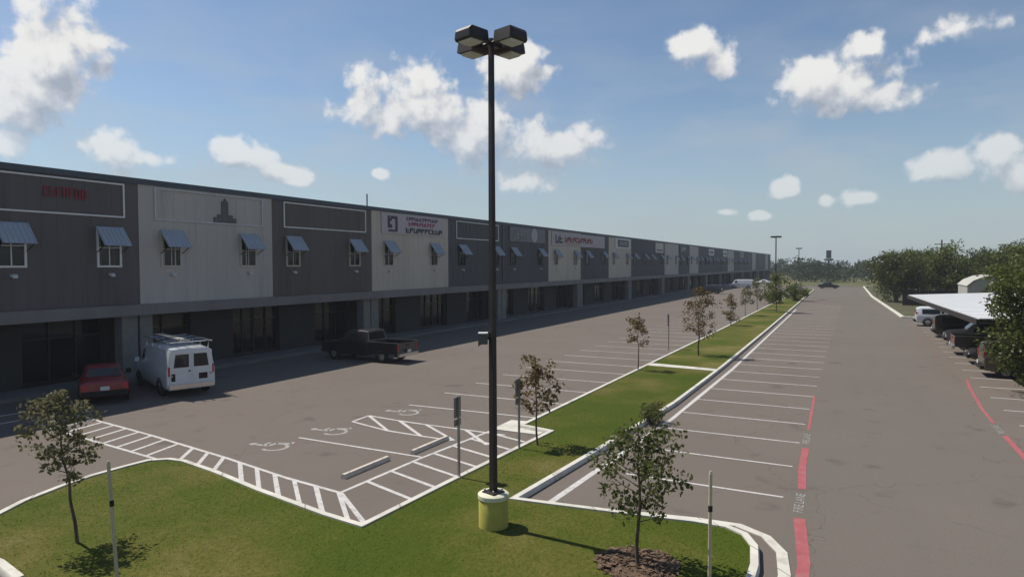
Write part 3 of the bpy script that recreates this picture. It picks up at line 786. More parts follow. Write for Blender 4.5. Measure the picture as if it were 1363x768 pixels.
# ------------------------------------------------------------------ trees
def leaves(rs, centers, rad, per, size, squash=.8, droop=0.0):
    """leaf quads scattered round clump centres -> verts, faces"""
    n = len(centers)*per
    c = np.repeat(np.array(centers), per, axis=0); r = np.repeat(np.array(rad), per)[:, None]
    d = rs.normal(size=(n, 3)); d /= np.linalg.norm(d, axis=1)[:, None]
    pos = c + d*r*(rs.rand(n, 1)**.45)*np.array([1, 1, squash])
    a = rs.normal(size=(n, 3)); a[:, 2] -= droop; a /= np.linalg.norm(a, axis=1)[:, None]
    b = rs.normal(size=(n, 3)); b -= a*(a*b).sum(1)[:, None]; b /= np.linalg.norm(b, axis=1)[:, None]
    s = size*(.6+.8*rs.rand(n, 1))
    v = np.stack([pos, pos+a*s*.5+b*s*.30, pos+a*s, pos+a*s*.5-b*s*.30], 1).reshape(-1, 3)
    return v, np.arange(n*4).reshape(-1, 4)
M_LEAF = {'red': leaf_mat('leaf_russet', (.105, .075, .03), (.15, .12, .042), (.23, .15, .075), .48),
          'oak': leaf_mat('leaf_oak', (.066, .084, .022), (.11, .13, .036), (.19, .18, .075), .48),
          'grey': leaf_mat('leaf_grey', (.09, .094, .04), (.14, .136, .065), (.24, .20, .12), .48),
          'dark': leaf_mat('leaf_dark', (.054, .068, .014), (.088, .104, .024), (.125, .138, .038), .35),
          'mesq': leaf_mat('leaf_mesquite', (.074, .094, .018), (.108, .130, .028), (.155, .170, .046), .35),
          'far': leaf_mat('leaf_far', (.035, .050, .026), (.050, .068, .033), (.07, .088, .042), .25)}
def tree(p, h, seed, label, leaf='oak', stem_frac=.42, spread=.9, clumps=26, per=40, size=.11, tr=.035, lean=(0, 0), z0=.09, group=None, clr=.30, name='young_tree', top=1.0, multi=1):
    rs = np.random.RandomState(seed); rr = random.Random(seed)
    t = thing(name, label, 'tree', (p[0], p[1], z0), 0, group)
    mb = MB(); centers = []; rads = []
    for st in range(multi):
        bx, by = (rr.uniform(-.12, .12)*h*.2*(multi > 1), rr.uniform(-.12, .12)*h*.2*(multi > 1))
        ln = (lean[0]+(rr.uniform(-.25, .25) if multi > 1 else 0), lean[1]+(rr.uniform(-.25, .25) if multi > 1 else 0))
        spine = []
        for i in range(8):
            f = i/7; spine.append(Vector((bx+ln[0]*h*f+rr.uniform(-.015, .015)*h*(i > 0), by+ln[1]*h*f+rr.uniform(-.015, .015)*h*(i > 0), -.15*(i == 0)+h*.93*f)))
        mb.tube(spine, [tr*(1.25-1.05*i/7) for i in range(8)], 7)
        nb = max(6, clumps//(2*multi))
        for k in range(nb):
            f = stem_frac+(0.95-stem_frac)*(k+.5)/nb; i = min(6, int(f*7)); base = spine[i].lerp(spine[i+1], f*7-i)
            prof = math.sin(math.pi*min(1, max(.08, (f-stem_frac)/(1-stem_frac)*.8+.22)))**.7
            L = spread*prof*rr.uniform(.55, 1.1); az_ = k*2.4+rr.uniform(-.5, .5)
            end = base+Vector((math.cos(az_)*L, math.sin(az_)*L, L*rr.uniform(.25, .75)))
            mid = base.lerp(end, .55)+Vector((0, 0, -.04*L))
            mb.tube([base, mid, end], [tr*.42*(1-f*.5), tr*.28*(1-f*.5), tr*.12], 5, cap=False)
            for q in range(max(1, clumps//nb//multi)):
                centers.append(tuple(base.lerp(end, rr.uniform(.45, 1.05))+Vector((rr.gauss(0, 1), rr.gauss(0, 1), rr.gauss(0, 1)))*clr*.5)); rads.append(clr*rr.uniform(.6, 1.2))
        centers.append(tuple(spine[-1])); rads.append(clr*.8)
    mb.build('trunk', M_BARK, t, 60)
    v, f = leaves(rs, centers, rads, per, size, droop=.35)
    link('crown', npmesh('crown', v, f, M_LEAF[leaf]), t)
    return t
YG = 'young trees planted along the lawn and median'
# near trees
b = G(104, 722, .1); tree((b.x, b.y), 3.25, 11, 'young tree leaning on the dry left part of the lawn', 'grey', .40, .62, 40, 40, .095, .03, (-.13, -.05), group=YG, clr=.24)
b = G(850, 752, .1); t0 = tree((b.x, b.y), 2.75, 12, 'young dark green tree growing from a mulch ring in the lawn', 'oak', .30, .85, 46, 40, .095, .034, (0, .02), group=YG, clr=.26)
mul = MB(); rr = random.Random(4); ring = [(b.x+.78*rr.uniform(.8, 1.15)*math.cos(a*math.pi/9), b.y+.70*rr.uniform(.8, 1.15)*math.sin(a*math.pi/9)) for a in range(18)]
mo = mul.poly(ring, .06, .118).build('mulch_bed', M_MULCH); mo['kind'] = 'stuff'; mo['label'] = 'brown mulch ring around the young tree'; mo['category'] = 'mulch'
chip = np.random.RandomState(8); n = 500; ang = chip.rand(n)*2*math.pi; rad = np.sqrt(chip.rand(n))*.75
pos = np.stack([b.x+rad*np.cos(ang), b.y+rad*np.sin(ang), .12+chip.rand(n)*.02], 1); d1 = chip.normal(size=(n, 3))*[.05, .05, .012]; d2 = chip.normal(size=(n, 3))*[.02, .02, .008]
v = np.stack([pos-d1-d2, pos+d1-d2, pos+d1+d2, pos-d1+d2], 1).reshape(-1, 3)
co = link('mulch_chips', npmesh('mulch_chips', v, np.arange(4*n).reshape(-1, 4), M_MULCH), mo); co['kind'] = 'stuff'
b = G(716, 592, .1); tree((b.x, b.y), 2.75, 13, 'young russet-leaved tree by the ramp pad and parking sign', 'red', .36, .75, 32, 26, .12, .03, (-.03, 0), group=YG, clr=.26)
b = G(930, 473, .1); tree((b.x, b.y), 4.3, 14, 'taller young tree beside the path crossing the median', 'red', .25, 1.1, 44, 40, .12, .045, group=YG, clr=.36)
b = G(849, 492, .1); tree((b.x, b.y), 3.0, 15, 'slim russet sapling on the kerb side of the median', 'red', .45, .6, 20, 30, .12, .03, group=YG, clr=.26)
b = G(973, 433, .1); tree((b.x, b.y), 2.9, 16, 'slim sapling beyond the median path on the lot side', 'red', .12, .5, 22, 40, .14, .035, group=YG, clr=.36)
b = G(1033, 415, .1); tree((b.x, b.y), 4.6, 17, 'leafy green tree in the far median', 'mesq', .2, 1.2, 40, 40, .2, .05, group=YG, clr=.5)
b = G(992, 420, .1); tree((b.x, b.y), 3.1, 18, 'thin sapling standing behind the slim median sapling', 'grey', .4, .7, 20, 30, .16, .03, group=YG, clr=.34)
b = G(1008, 412, .1); tree((b.x, b.y), 4.0, 19, 'pale thin tree in the median before the far leafy tree', 'grey', .3, .9, 22, 30, .18, .035, group=YG, clr=.4)
b = G(880, 560, .1)
# low shrub where the lawn narrows
def shrub(p, r, h, seed, label, leaf='oak', per=60, size=.09, n=22, z0=.09, group=None):
    rs = np.random.RandomState(seed); t = thing('shrub', label, 'shrub', (p[0], p[1], z0), 0, group)
    mb = MB(); cs = []
    for k in range(n):
        a = rs.rand()*6.28; q = math.sqrt(rs.rand())*r; z = h*(.25+.65*rs.rand())*(1-.45*(q/r)**2); e = (q*math.cos(a), q*math.sin(a), z); cs.append(e)
        if k % 2 == 0: mb.tube([(e[0]*.15, e[1]*.15, -.1), (e[0]*.6, e[1]*.6, z*.55), e], [.02*h, .014*h, .006*h], 5, cap=False)
    mb.build('stem', M_BARK, t)
    v, f = leaves(rs, cs, [r*.36]*n, per, size); v[:, 2] = np.maximum(v[:, 2], .01)
    link('crown', npmesh('crown', v, f, M_LEAF[leaf]), t)
b = G(868, 560, .1); shrub((b.x, b.y), .55, .75, 31, 'low leafy shrub on the median behind the mulch-ring tree', 'oak', 60, .08)
b = G(1060, 400, .1); shrub((b.x, b.y), 1.6, 3.2, 32, 'rounded green bush at the far end of the median', 'mesq', 60, .26, 26)
b = G(1045, 404, .1); shrub((b.x-2, b.y), 1.4, 2.4, 33, 'smaller green bush next to the far median bush', 'mesq', 60, .26, 20)

# trees of the right-hand verge
BG = 'spreading trees behind the carport and along the right verge'
def big(p, h, seed, label, leaf='mesq', spread=3.2, clumps=100, per=90, size=.30, clr=1.15, z0=0.0, multi=3, sf=.14):
    return tree(p, h, seed, label, leaf, sf, spread, clumps, per, size, .16, (0, 0), z0, BG, clr, 'spreading_tree', multi=multi)
big((5.6, 112), 7.0, 41, 'wide dark mesquite at the road bend past the white kerb', 'dark', 3.4)
big((10.2, 131), 7.8, 42, 'spreading tree behind the mesquite at the road bend', 'mesq', 4.0)
big((12.6, 113), 7.4, 43, 'broad tree just behind the dark fence', 'mesq', 3.4)
big((16.8, 121), 7.2, 44, 'broad green tree farther right behind the dark fence', 'dark', 4.2)
big((17.6, 99), 6.6, 45, 'full green tree behind the grey shed', 'mesq', 3.6)
big((15.4, 78), 6.0, 46, 'yellow-green tree beside the grey shed and carport', 'mesq', 3.2)
big((23, 126), 8.2, 47, 'tall dark tree farther back behind the shed', 'dark', 4.4)
big((9.0, 152), 8.2, 48, 'dark tree beyond the road bend mesquite', 'dark', 3.8)
big((28, 112), 7.8, 49, 'tall tree at the back of the right-hand grove', 'dark', 4.4)
big((20, 88), 6.8, 54, 'dark tree to the right of the shed', 'dark', 3.8)
big((14.6, 62), 6.2, 50, 'dense dark tree behind the carport posts', 'dark', 2.4, 70, 90, .26, .85)
big((7.9, 35.2), 5.6, 51, 'dark bushy tree at the near end of the carport', 'dark', 2.5, 120, 110, .17, .8, sf=.08)
big((14.4, 50), 5.2, 53, 'bushy tree behind the near half of the carport', 'dark', 2.0, 60, 80, .24, .7)
# thin tall palm-like tree with a bare stem
b = at_depth(1213, 352, 150)
tt = thing('palm_tree', 'thin bare-stemmed tree rising above the right-hand grove', 'tree', (b.x, b.y, 0))
MB().tube([(0, 0, -.2), (.15, 0, 4), (-.1, .1, 7.7)], [.28, .2, .16], 8).build('trunk', M_BARK, tt, 60)
fr = MB(); rr = random.Random(9)
for k in range(26):
    a = k*2.4; e = rr.uniform(-.5, .9); L = 1.5
    pts = [Vector((-.1, .1, 7.7))+Vector((math.cos(a)*L*u, math.sin(a)*L*u, L*(e*u-.7*u*u))) for u in (0, .35, .7, 1)]
    sd = Vector((-math.sin(a), math.cos(a), 0))*.16
    for i in range(3):
        w0 = (1, 1, .7)[i]; w1 = (1, .7, .1)[i]
        fr.add([pts[i]-sd*w0, pts[i]+sd*w0, pts[i+1]+sd*w1, pts[i+1]-sd*w1], [(0, 1, 2, 3)])
fr.build('crown', M_LEAF['dark'], tt)

# far treeline: one mass of woodland
rs = np.random.RandomState(77); cs = []; rd = []
for k in range(900):
    a = rs.uniform(-.30, .75); dist = rs.uniform(225, 420)
    x, y = dist*math.sin(a)*1.05, dist*math.cos(a)
    if x < -20 and y < 330: y = rs.uniform(320, 420)
    h = rs.uniform(3.5, 7.2)*(1.0 if a > -.05 else 1.25)
    for q in range(3): cs.append((x+rs.normal()*3, y+rs.normal()*3, h*(.25+.3*q))); rd.append(rs.uniform(2.0, 3.4)*(1.1-.2*q))
v, f = leaves(rs, cs, rd, 40, .8); v[:, 2] = np.maximum(v[:, 2], -.05)
o = link('far_woodland', npmesh('far_woodland', v, f, M_LEAF['far'])); o['kind'] = 'stuff'; o['label'] = 'dark wooded skyline beyond the end of the road'; o['category'] = 'woodland'

# ------------------------------------------------------------------ grass blades on the near lawn
rs = np.random.RandomState(21)
def inside(px_, py_, poly):
    r = np.zeros(len(px_), bool); n = len(poly)
    for i in range(n):
        x1, y1 = poly[i]; x2, y2 = poly[i-1]
        c = ((y1 > py_) != (y2 > py_)); r ^= c & (px_ < (x2-x1)*(py_-y1)/(y2-y1+1e-12)+x1)
    return r
n = 420000
gx = rs.uniform(-18.2, -.9, n); gy = rs.uniform(5.5, 38, n)
keep = inside(gx, gy, offset(LAWN, .2)) & (rs.rand(n) < np.clip(1.25-gy/45, .2, 1)); keep &= ((gx-(G(850, 752).x))**2+(gy-G(850, 752).y)**2) > .45
gx, gy = gx[keep], gy[keep]; n = len(gx)
pos = np.stack([gx, gy, np.full(n, .095)], 1); a = rs.rand(n)*6.283; w = .006+.005*rs.rand(n); h = .010+.018*rs.rand(n)**1.5
dx_ = np.stack([np.cos(a)*w, np.sin(a)*w, 0*a], 1); tip = np.stack([rs.normal(size=n)*.014, rs.normal(size=n)*.014, h], 1)
v = np.stack([pos-dx_, pos+dx_, pos+tip], 1).reshape(-1, 3)
gme = npmesh('grass', v, np.arange(3*n).reshape(-1, 3), M_BLADE)
gme.normals_split_custom_set_from_vertices(np.tile(np.array([[0, 0, 1.0]]), (3*n, 1)).tolist())
o = link('grass', gme); o['kind'] = 'stuff'; o['label'] = 'short green lawn grass with dry patches'; o['category'] = 'grass'

# ------------------------------------------------------------------ vehicles
def wheel_parts(t, x, y, r, w, body_side):
    s = 1 if x > 0 else -1
    mb = MB(); n = 20
    prof = [(r*.62, -w/2), (r*.94, -w/2), (r, -w/2+.03), (r, w/2-.03), (r*.94, w/2), (r*.62, w/2)]
    k = len(prof)
    vs = []; fs = []
    for (q, u) in prof:
        for j in range(n):
            a = 2*math.pi*j/n; vs.append((x+u, y+q*math.cos(a), r+q*math.sin(a)))
    for i in range(k-1):
        for j in range(n): fs.append((i*n+j, i*n+(j+1) % n, (i+1)*n+(j+1) % n, (i+1)*n+j))
    wh = mb.add(vs, fs).build('wheel', M_BLACK, t, 40)
    rm = MB(); xo = x+s*(w/2-.035)
    vs = [(xo, y, r)]; 
    for j in range(n):
        a = 2*math.pi*j/n; q = r*.63*(1 if j % 4 < 3 else .93); vs.append((xo-s*.03, y+q*math.cos(a), r+q*math.sin(a)))
    rm.add(vs, [(0, 1+j, 1+(j+1) % n) for j in range(n)]).build('rim', M_GALV, wh)
def vehicle(kind, name, label, cat, paint_m, p, heading, group=None, L=None, detail=True):
    """heading: direction of the nose in radians from +X; local +Y is the nose"""
    t = thing(name, label, cat, (p[0], p[1], 0.0), heading-math.pi/2, group)
    # stations: y, z_bottom, z_belt, z_top, half width, half width top
    if kind == 'van':
        st = [(-2.70, .42, 1.22, 2.02, .96, .80), (-2.66, .34, 1.22, 2.08, .99, .84), (-1.2, .30, 1.22, 2.12, 1.0, .86), (.9, .30, 1.22, 2.10, 1.0, .85), (1.45, .30, 1.20, 1.98, .99, .80), (2.02, .30, 1.12, 1.20, .98, .88), (2.55, .34, 1.02, 1.08, .96, .84), (2.68, .42, .92, .98, .90, .78)]
        wb, wr, ww = (-1.62, 1.75), .36, .24; sw_ = [(3, 4, .12, .82)]; ws = (4, 5); rw = None
    elif kind == 'suv':
        st = [(-2.3, .45, 1.02, 1.10, .90, .82), (-2.26, .36, 1.06, 1.62, .93, .70), (-1.9, .30, 1.06, 1.74, .95, .74), (-.4, .28, 1.04, 1.78, .95, .76), (.45, .28, 1.02, 1.70, .95, .72), (1.1, .28, 1.00, 1.08, .95, .84), (2.0, .32, .92, .98, .92, .80), (2.25, .40, .78, .84, .86, .74)]
        wb, wr, ww = (-1.4, 1.45), .36, .24; sw_ = [(2, 3, .12, .80), (3, 4, .12, .80)]; ws = (4, 5); rw = (0, 1)
    elif kind == 'pickup':
        st = [(-.70, .40, 1.12, 1.20, .97, .88), (-.62, .38, 1.12, 1.80, .98, .76), (-.3, .36, 1.12, 1.86, .98, .78), (.7, .36, 1.10, 1.84, .98, .76), (1.0, .36, 1.10, 1.74, .98, .72), (1.55, .36, 1.10, 1.16, .98, .88), (2.65, .40, 1.02, 1.08, .95, .82), (2.88, .46, .88, .94, .90, .78)]
        wb, wr, ww = (-1.75, 1.85), .39, .26; sw_ = [(2, 3, .12, .80)]; ws = (4, 5); rw = (0, 1)
    else:  # sedan / hatch
        st = [(-2.2, .42, .84, .90, .84, .74), (-2.12, .34, .90, .98, .88, .76), (-1.55, .28, .92, 1.02, .89, .78), (-.95, .26, .92, 1.40, .89, .62), (.15, .26, .90, 1.44, .89, .64), (.95, .26, .88, .96, .89, .78), (1.9, .30, .78, .84, .87, .74), (2.18, .38, .66, .72, .80, .68)]
        wb, wr, ww = (-1.35, 1.4), .32, .21; sw_ = [(3, 4, .12, .80)]; ws = (4, 5); rw = (2, 3)
    def sect(s):
        y, zb, zt, zr, w, wt = s
        return [(-w*.9, zb), (-w, zb+.16), (-w, zt-.18), (-w*.985, zt), (-wt, zr-.07), (-wt*.86, zr-.005), (0, zr+.012), (wt*.86, zr-.005), (wt, zr-.07), (w*.985, zt), (w, zt-.18), (w, zb+.16), (w*.9, zb)]
    b = MB(); n = 13
    for s in st: b.v += [(x, s[0], z) for x, z in sect(s)]
    for i in range(len(st)-1):
        for j in range(n): b.f.append((i*n+j, i*n+(j+1) % n, (i+1)*n+(j+1) % n, (i+1)*n+j))
    b.f.append(tuple(range(n))); b.f.append(tuple((len(st)-1)*n+j for j in reversed(range(n))))
    body = b.build('body', paint_m, t, 32)
    off = .012
    def sp_(s, v, sgn):    # point on the upper side surface
        y, zb, zt, zr, w, wt = s
        return Vector((sgn*(w*.985+(wt-w*.985)*v+off), y, zt+(zr-.07-zt)*v))
    for (a, c, v0, v1) in sw_:
        for sg in (-1, 1):
            A, C = st[a], st[c]
            def lp_(v, u): return sp_(A, v, sg).lerp(sp_(C, v, sg), u)
            q = [lp_(v0, .04), lp_(v0, .97), lp_(v1, .97), lp_(v1, .04)]
            MB().add(q+[x_-Vector((sg*.02, 0, 0)) for x_ in q], [(0, 1, 2, 3), (0, 4, 5, 1), (1, 5, 6, 2), (2, 6, 7, 3), (3, 7, 4, 0)]).build('side_window', M_CARGLASS, t)
    # windscreen quarter glass in front of the first door window
    A, C = st[ws[0]], st[ws[1]]
    def scr(A, C, name, u0=.10, u1=.92, o_=1):
        def pt(s, sg, u): return Vector((sg*s[5]*.84, s[0], s[3]+.002))
        q = [pt(A, -1, 0).lerp(pt(C, -1, 0), u0), pt(A, 1, 0).lerp(pt(C, 1, 0), u0), pt(A, 1, 0).lerp(pt(C, 1, 0), u1), pt(A, -1, 0).lerp(pt(C, -1, 0), u1)]
        nrm = (q[1]-q[0]).cross(q[2]-q[1]).normalized()
        if nrm.z < 0: nrm = -nrm
        if abs(nrm.z) < .05: nrm = Vector((0, -1, 0))
        q2 = [x_+nrm*.016 for x_ in q]
        MB().add(q2+q, [(0, 1, 2, 3), (3, 2, 1, 0)][:1]+[(0, 4, 5, 1), (1, 5, 6, 2), (2, 6, 7, 3), (3, 7, 4, 0)]).build(name, M_CARGLASS, t)
    scr(A, C, 'windscreen')
    if rw: scr(st[rw[0]], st[rw[1]], 'rear_window', .12, .88)
    for y in wb:
        w = max(s[4] for s in st)
        for sg in (-1, 1):
            wheel_parts(t, sg*(w-.10), y, wr, ww, w)
            ar = MB(); vs = []
            for j in range(15):
                a = math.pi*j/14; vs += [(sg*(w+.004), y+(wr+.02)*math.cos(a), wr+(wr+.02)*math.sin(a)), (sg*(w+.022), y+(wr+.075)*math.cos(a), wr+(wr+.075)*math.sin(a))]
            ar.add(vs, [(2*j, 2*j+1, 2*j+3, 2*j+2) for j in range(14)]).build('wheel_arch', M_BLACK, t)
    yr = st[0][0]; yf = st[-1][0]; w = st[0][4]
    if kind == 'pickup':
        bd = MB(); y0, y1, z0, z1, w = -2.9, -.72, .52, 1.18, .97
        bd.box((-w, y0, z0), (-w+.09, y1, z1)); bd.box((w-.09, y0, z0), (w, y1, z1)); bd.box((-w+.09, y1-.08, z0), (w-.09, y1, z1)); bd.box((-w+.091, y0+.09, z0+.02), (w-.091, y1-.081, z0+.12))
        bd.build('bed', paint_m, t)
        tg = MB().box((-w+.095, y0-.005, z0+.02), (w-.095, y0+.07, z1-.015)).build('tailgate', paint_m, t)
        MB().box((-.14, y0-.035, 1.0), (.14, y0-.006, 1.06)).build('handle', M_BLACK, tg)
        MB().box((-w, y0, z1+.002), (-w+.10, y1, z1+.03)).build('bed_rail', M_CHROME, t); MB().box((w-.10, y0, z1+.002), (w, y1, z1+.03)).build('bed_rail', M_CHROME, t)
        yr = y0
    zl = {'van': (.95, 1.35), 'suv': (.95, 1.30), 'pickup': (.72, 1.10)}.get(kind, (.66, .84))
    for sg in (-1, 1):
        ww_ = .10 if kind in ('van', 'pickup') else .2
        MB().box((sg*(w-.02)-ww_*(sg > 0), yr-.02, zl[0]), (sg*(w-.02)+ww_*(sg < 0), yr+.09, zl[1])).build('tail_light', M_TAIL, t)
        MB().box((sg*(st[-2][4]-.10)-.28*(sg > 0), yf-.03, st[-1][2]-.22), (sg*(st[-2][4]-.10)+.28*(sg < 0), yf+.012, st[-1][2]-.04)).build('headlight', M_HEAD, t)
    bm = M_CHROME if kind in ('van', 'pickup') else M_BLACK
    MB().box((-w*.96, yr-.14, .40), (w*.96, yr+.02, .58)).build('rear_bumper', bm, t)
    MB().box((-w*.92, yf-.05, .36), (w*.92, yf+.10, .56)).build('front_bumper', bm, t)
    MB().box((-.5, yf-.02, .58), (.5, yf+.02, st[-1][2]-.06)).build('grille', M_BLACK, t)
    MB().box((-.16, yr-.155 if kind != 'van' else yr-.03, .62 if kind != 'van' else .68), (.16, yr-.13 if kind != 'van' else yr-.012, .78 if kind != 'van' else .86)).build('number_plate', M_PLATE, t)
    for sg in (-1, 1):
        s = st[4]; MB().cbox((sg*(s[4]+.12), s[0]+.18, s[2]+.10), (.20, .10, .20)).build('mirror', M_BLACK if kind != 'van' else paint_m, t)
    return t, st
M_PW = paint('paint_white', (.62, .63, .64)); M_PR = paint('paint_red', (.22, .012, .022)); M_PD = paint('paint_maroon_black', (.022, .017, .018)); M_PK = paint('paint_black', (.014, .014, .016)); M_PG = paint('paint_grey', (.12, .12, .12)); M_PS = paint('paint_silver', (.42, .42, .43), .3, .5, .4); M_PB = paint('paint_brown', (.06, .045, .035))
WEST = math.pi
van, st = vehicle('van', 'cargo_van', 'white cargo van with a ladder rack parked nose-in at the building', 'van', M_PW, (-28.15, 20.0), R(160))
# rear doors, windows, rack of the van
yr = -2.70
for sg in (-1, 1):
    d = MB().box((sg*.03 if sg > 0 else -.86, yr-.022, .62), (.86 if sg > 0 else -.03, yr-.004, 1.98)).build('rear_door', M_PW, van)
    MB().add([(sg*.10, yr-.034, 1.30), (sg*.72, yr-.034, 1.30), (sg*.64, yr-.034, 1.86), (sg*.10, yr-.034, 1.86), (sg*.10, yr-.023, 1.30), (sg*.72, yr-.023, 1.30), (sg*.64, yr-.023, 1.86), (sg*.10, yr-.023, 1.86)], [(0, 1, 2, 3), (0, 4, 5, 1), (1, 5, 6, 2), (2, 6, 7, 3), (3, 7, 4, 0)]).build('window', M_CARGLASS, d)
    MB().box((sg*.79-.03, yr-.04, .9), (sg*.79+.03, yr-.023, 1.0)).build('hinge', M_GALV, d)
MB().box((-.12, yr-.045, 1.10), (-.05, yr-.023, 1.16)).build('door_handle', M_BLACK, van)
MB().box((.30, yr-.030, .74), (.66, yr-.0225, 1.0)).build('dark_panel', M_BLACK, van); MB().box((-.82, yr-.030, .72), (-.66, yr-.0225, 1.05)).build('dark_panel', M_BLACK, van)
rk = MB()
for y in (-2.3, -1.2, -.1, .9):
    rk.tube([(-.84, y, 2.0), (-.86, y, 2.36), (.86, y, 2.36), (.84, y, 2.0)], .025, 6)
for x in (-.86, .86): rk.tube([(x, -2.75, 2.39), (x, 1.3, 2.39)], .028, 6)
rk.build('roof_rack', M_CHROME, van)
ld = thing('ladder', 'aluminium ladder tied on the van roof rack', 'ladder', (-28.15, 20.0, 2.42), R(160)-math.pi/2)
for x in (-.48, -.08): MB().box((x-.02, -2.8, 0), (x+.02, 1.4, .07)).build('rail', M_CHROME, ld)
for k in range(13): MB().box((-.459, -2.7+k*.33, .02), (-.101, -2.66+k*.33, .05)).build('rung', M_CHROME, ld)
vehicle('sedan', 'parked_car', 'red car in the building shade next to the white van', 'car', M_PR, (-29.15, 17.35), R(151))
vehicle('pickup', 'pickup_truck', 'dark pickup truck parked nose-in in the building shade', 'pickup truck', M_PD, (-26.1, 31.5), WEST)
FG = 'cars parked along the building'
vehicle('suv', 'parked_car', 'black car parked farther along the building than the pickup', 'car', M_PK, (-25.0, 133), WEST, FG)
vehicle('van', 'parked_van', 'white van parked far along the building', 'van', M_PW, (-23.8, 166), WEST, FG)
vehicle('suv', 'parked_car', 'silver car beyond the far white van', 'car', M_PS, (-23.8, 166), WEST, FG)
vehicle('sedan', 'parked_car', 'white car parked near the far end of the building', 'car', M_PW, (-22.5, 196), WEST, FG)
# right row
CG = 'vehicles parked in the carport row'
EAST = 0.0
vehicle('suv', 'parked_car', 'white sport utility vehicle just beyond the carport', 'car', M_PW, (7.4, 70.9), EAST, CG)
vehicle('suv', 'parked_car', 'black boxy car under the far end of the carport', 'car', M_PK, (7.9, 60.6), EAST, CG)
vehicle('pickup', 'pickup_truck', 'dark brown truck under the middle of the carport', 'pickup truck', M_PB, (8.5, 49.6), EAST, CG)
vehicle('suv', 'parked_car', 'grey car under the carport between the brown truck and the boxy black car', 'car', M_PG, (8.0, 55.2), WEST, CG)
vehicle('sedan', 'parked_car', 'black car under the near end of the carport', 'car', M_PK, (8.0, 45.3), WEST, CG)
vehicle('suv', 'parked_car', 'dark brown car at the near edge of the carport shade', 'car', M_PB, (8.1, 40.6), EAST, CG)
vehicle('sedan', 'parked_car', 'black car crossing the far end of the road', 'car', M_PK, (-5.2, 172), R(8))

# ------------------------------------------------------------------ carport
cpt = thing('carport', 'carport with a flat white metal roof over the right-hand stalls', 'carport', (9, 58, 0))
def cpart(mb, name, m): o = mb.build(name, m, cpt); o.matrix_parent_inverse = Matrix.Translation((-9, -58, 0)); return o
c0, c1, c2_, c3_ = Vector((5.2, 37.1)), Vector((4.1, 64.2)), Vector((11.4, 68.6)), Vector((12.1, 37.6))
def cz(p): return 3.06+.02*(p.x-5)
N = 24
for k in range(N):                       # roof sheets, each a panel with a small lap
    a = c0.lerp(c1, k/N); b = c0.lerp(c1, (k+1)/N-.001); c = c3_.lerp(c2_, (k+1)/N-.001); d = c3_.lerp(c2_, k/N)
    lz = .0
    cpart(MB().add([(a.x, a.y, cz(a)), (b.x, b.y, cz(b)), (c.x, c.y, cz(c)), (d.x, d.y, cz(d)), (a.x, a.y, cz(a)+.05), (b.x, b.y, cz(b)+.035), (c.x, c.y, cz(c)+.035), (d.x, d.y, cz(d)+.05)],
                   [(0, 3, 2, 1), (4, 5, 6, 7), (0, 1, 5, 4), (1, 2, 6, 5), (2, 3, 7, 6), (3, 0, 4, 7)]), 'roof_sheet', M_CARPORT)
for (a, b) in ((c0, c1), (c3_, c2_)):
    m_ = MB(); d = (b-a).normalized(); n_ = Vector((d.y, -d.x))*.05
    if a is c3_: n_ = -n_
    pts = [a, b]; vs = []
    for p in (a, b):
        q = p-n_*1.1
        for z in (-.22, .03): vs += [(q.x-n_.x, q.y-n_.y, cz(p)+z-.035), (q.x+n_.x, q.y+n_.y, cz(p)+z-.035)]
    m_.add(vs, [(0, 1, 3, 2), (4, 6, 7, 5), (0, 4, 5, 1), (2, 3, 7, 6), (0, 2, 6, 4), (1, 5, 7, 3)]); cpart(m_, 'edge_beam', M_DARKMETAL)
for k in range(6):
    u = .03+.94*k/5; a = c0.lerp(c1, u); b = c3_.lerp(c2_, u)
    cpart(MB().box((10.9, a.y-.06, -.02), (11.02, a.y+.06, cz(Vector((11, 0)))-.2)), 'post', M_DARKMETAL)
    cpart(MB().tube([(a.x+.12, a.y, cz(a)-.12), (b.x-.12, a.y*.5+a.y*.5, cz(b)-.12)], .07, 4, twist=R(45)), 'cross_beam', M_DARKMETAL)

# verge beside the carport and beyond the road bend, with its kerb
V1 = [(4.5, 80.3), (10.8, 80.3), (12.3, 80.3), (12.3, 200), (6, 200), (2.15, 187), (2.75, 130), (4.3, 86.5)]
if area(V1) < 0: V1.reverse()
vo = MB().poly(offset(V1, .2), -.05, .10).build('verge', mat('verge_shaded_scrub', (.075, .072, .035), .95, var=.35, scale=.5, bump=.8, bscale=3)); struct(vo, 'grass verge inside the bend of the road')  # dry scrub tone, darkened to stand in for the trees' shade
kerb(V1, 'kerb', 'pale kerb around the right-hand verge', .3, .16)
fk = MB().box((-60, 187.2, -.03), (1.2, 187.7, .16)).build('kerb', M_KERB); struct(fk, 'pale kerb across the end of the road')
rk_ = MB().box((12.25, -14, -.03), (12.45, 80, .14)).build('kerb', M_KERB); struct(rk_, 'kerb at the back of the carport stalls')

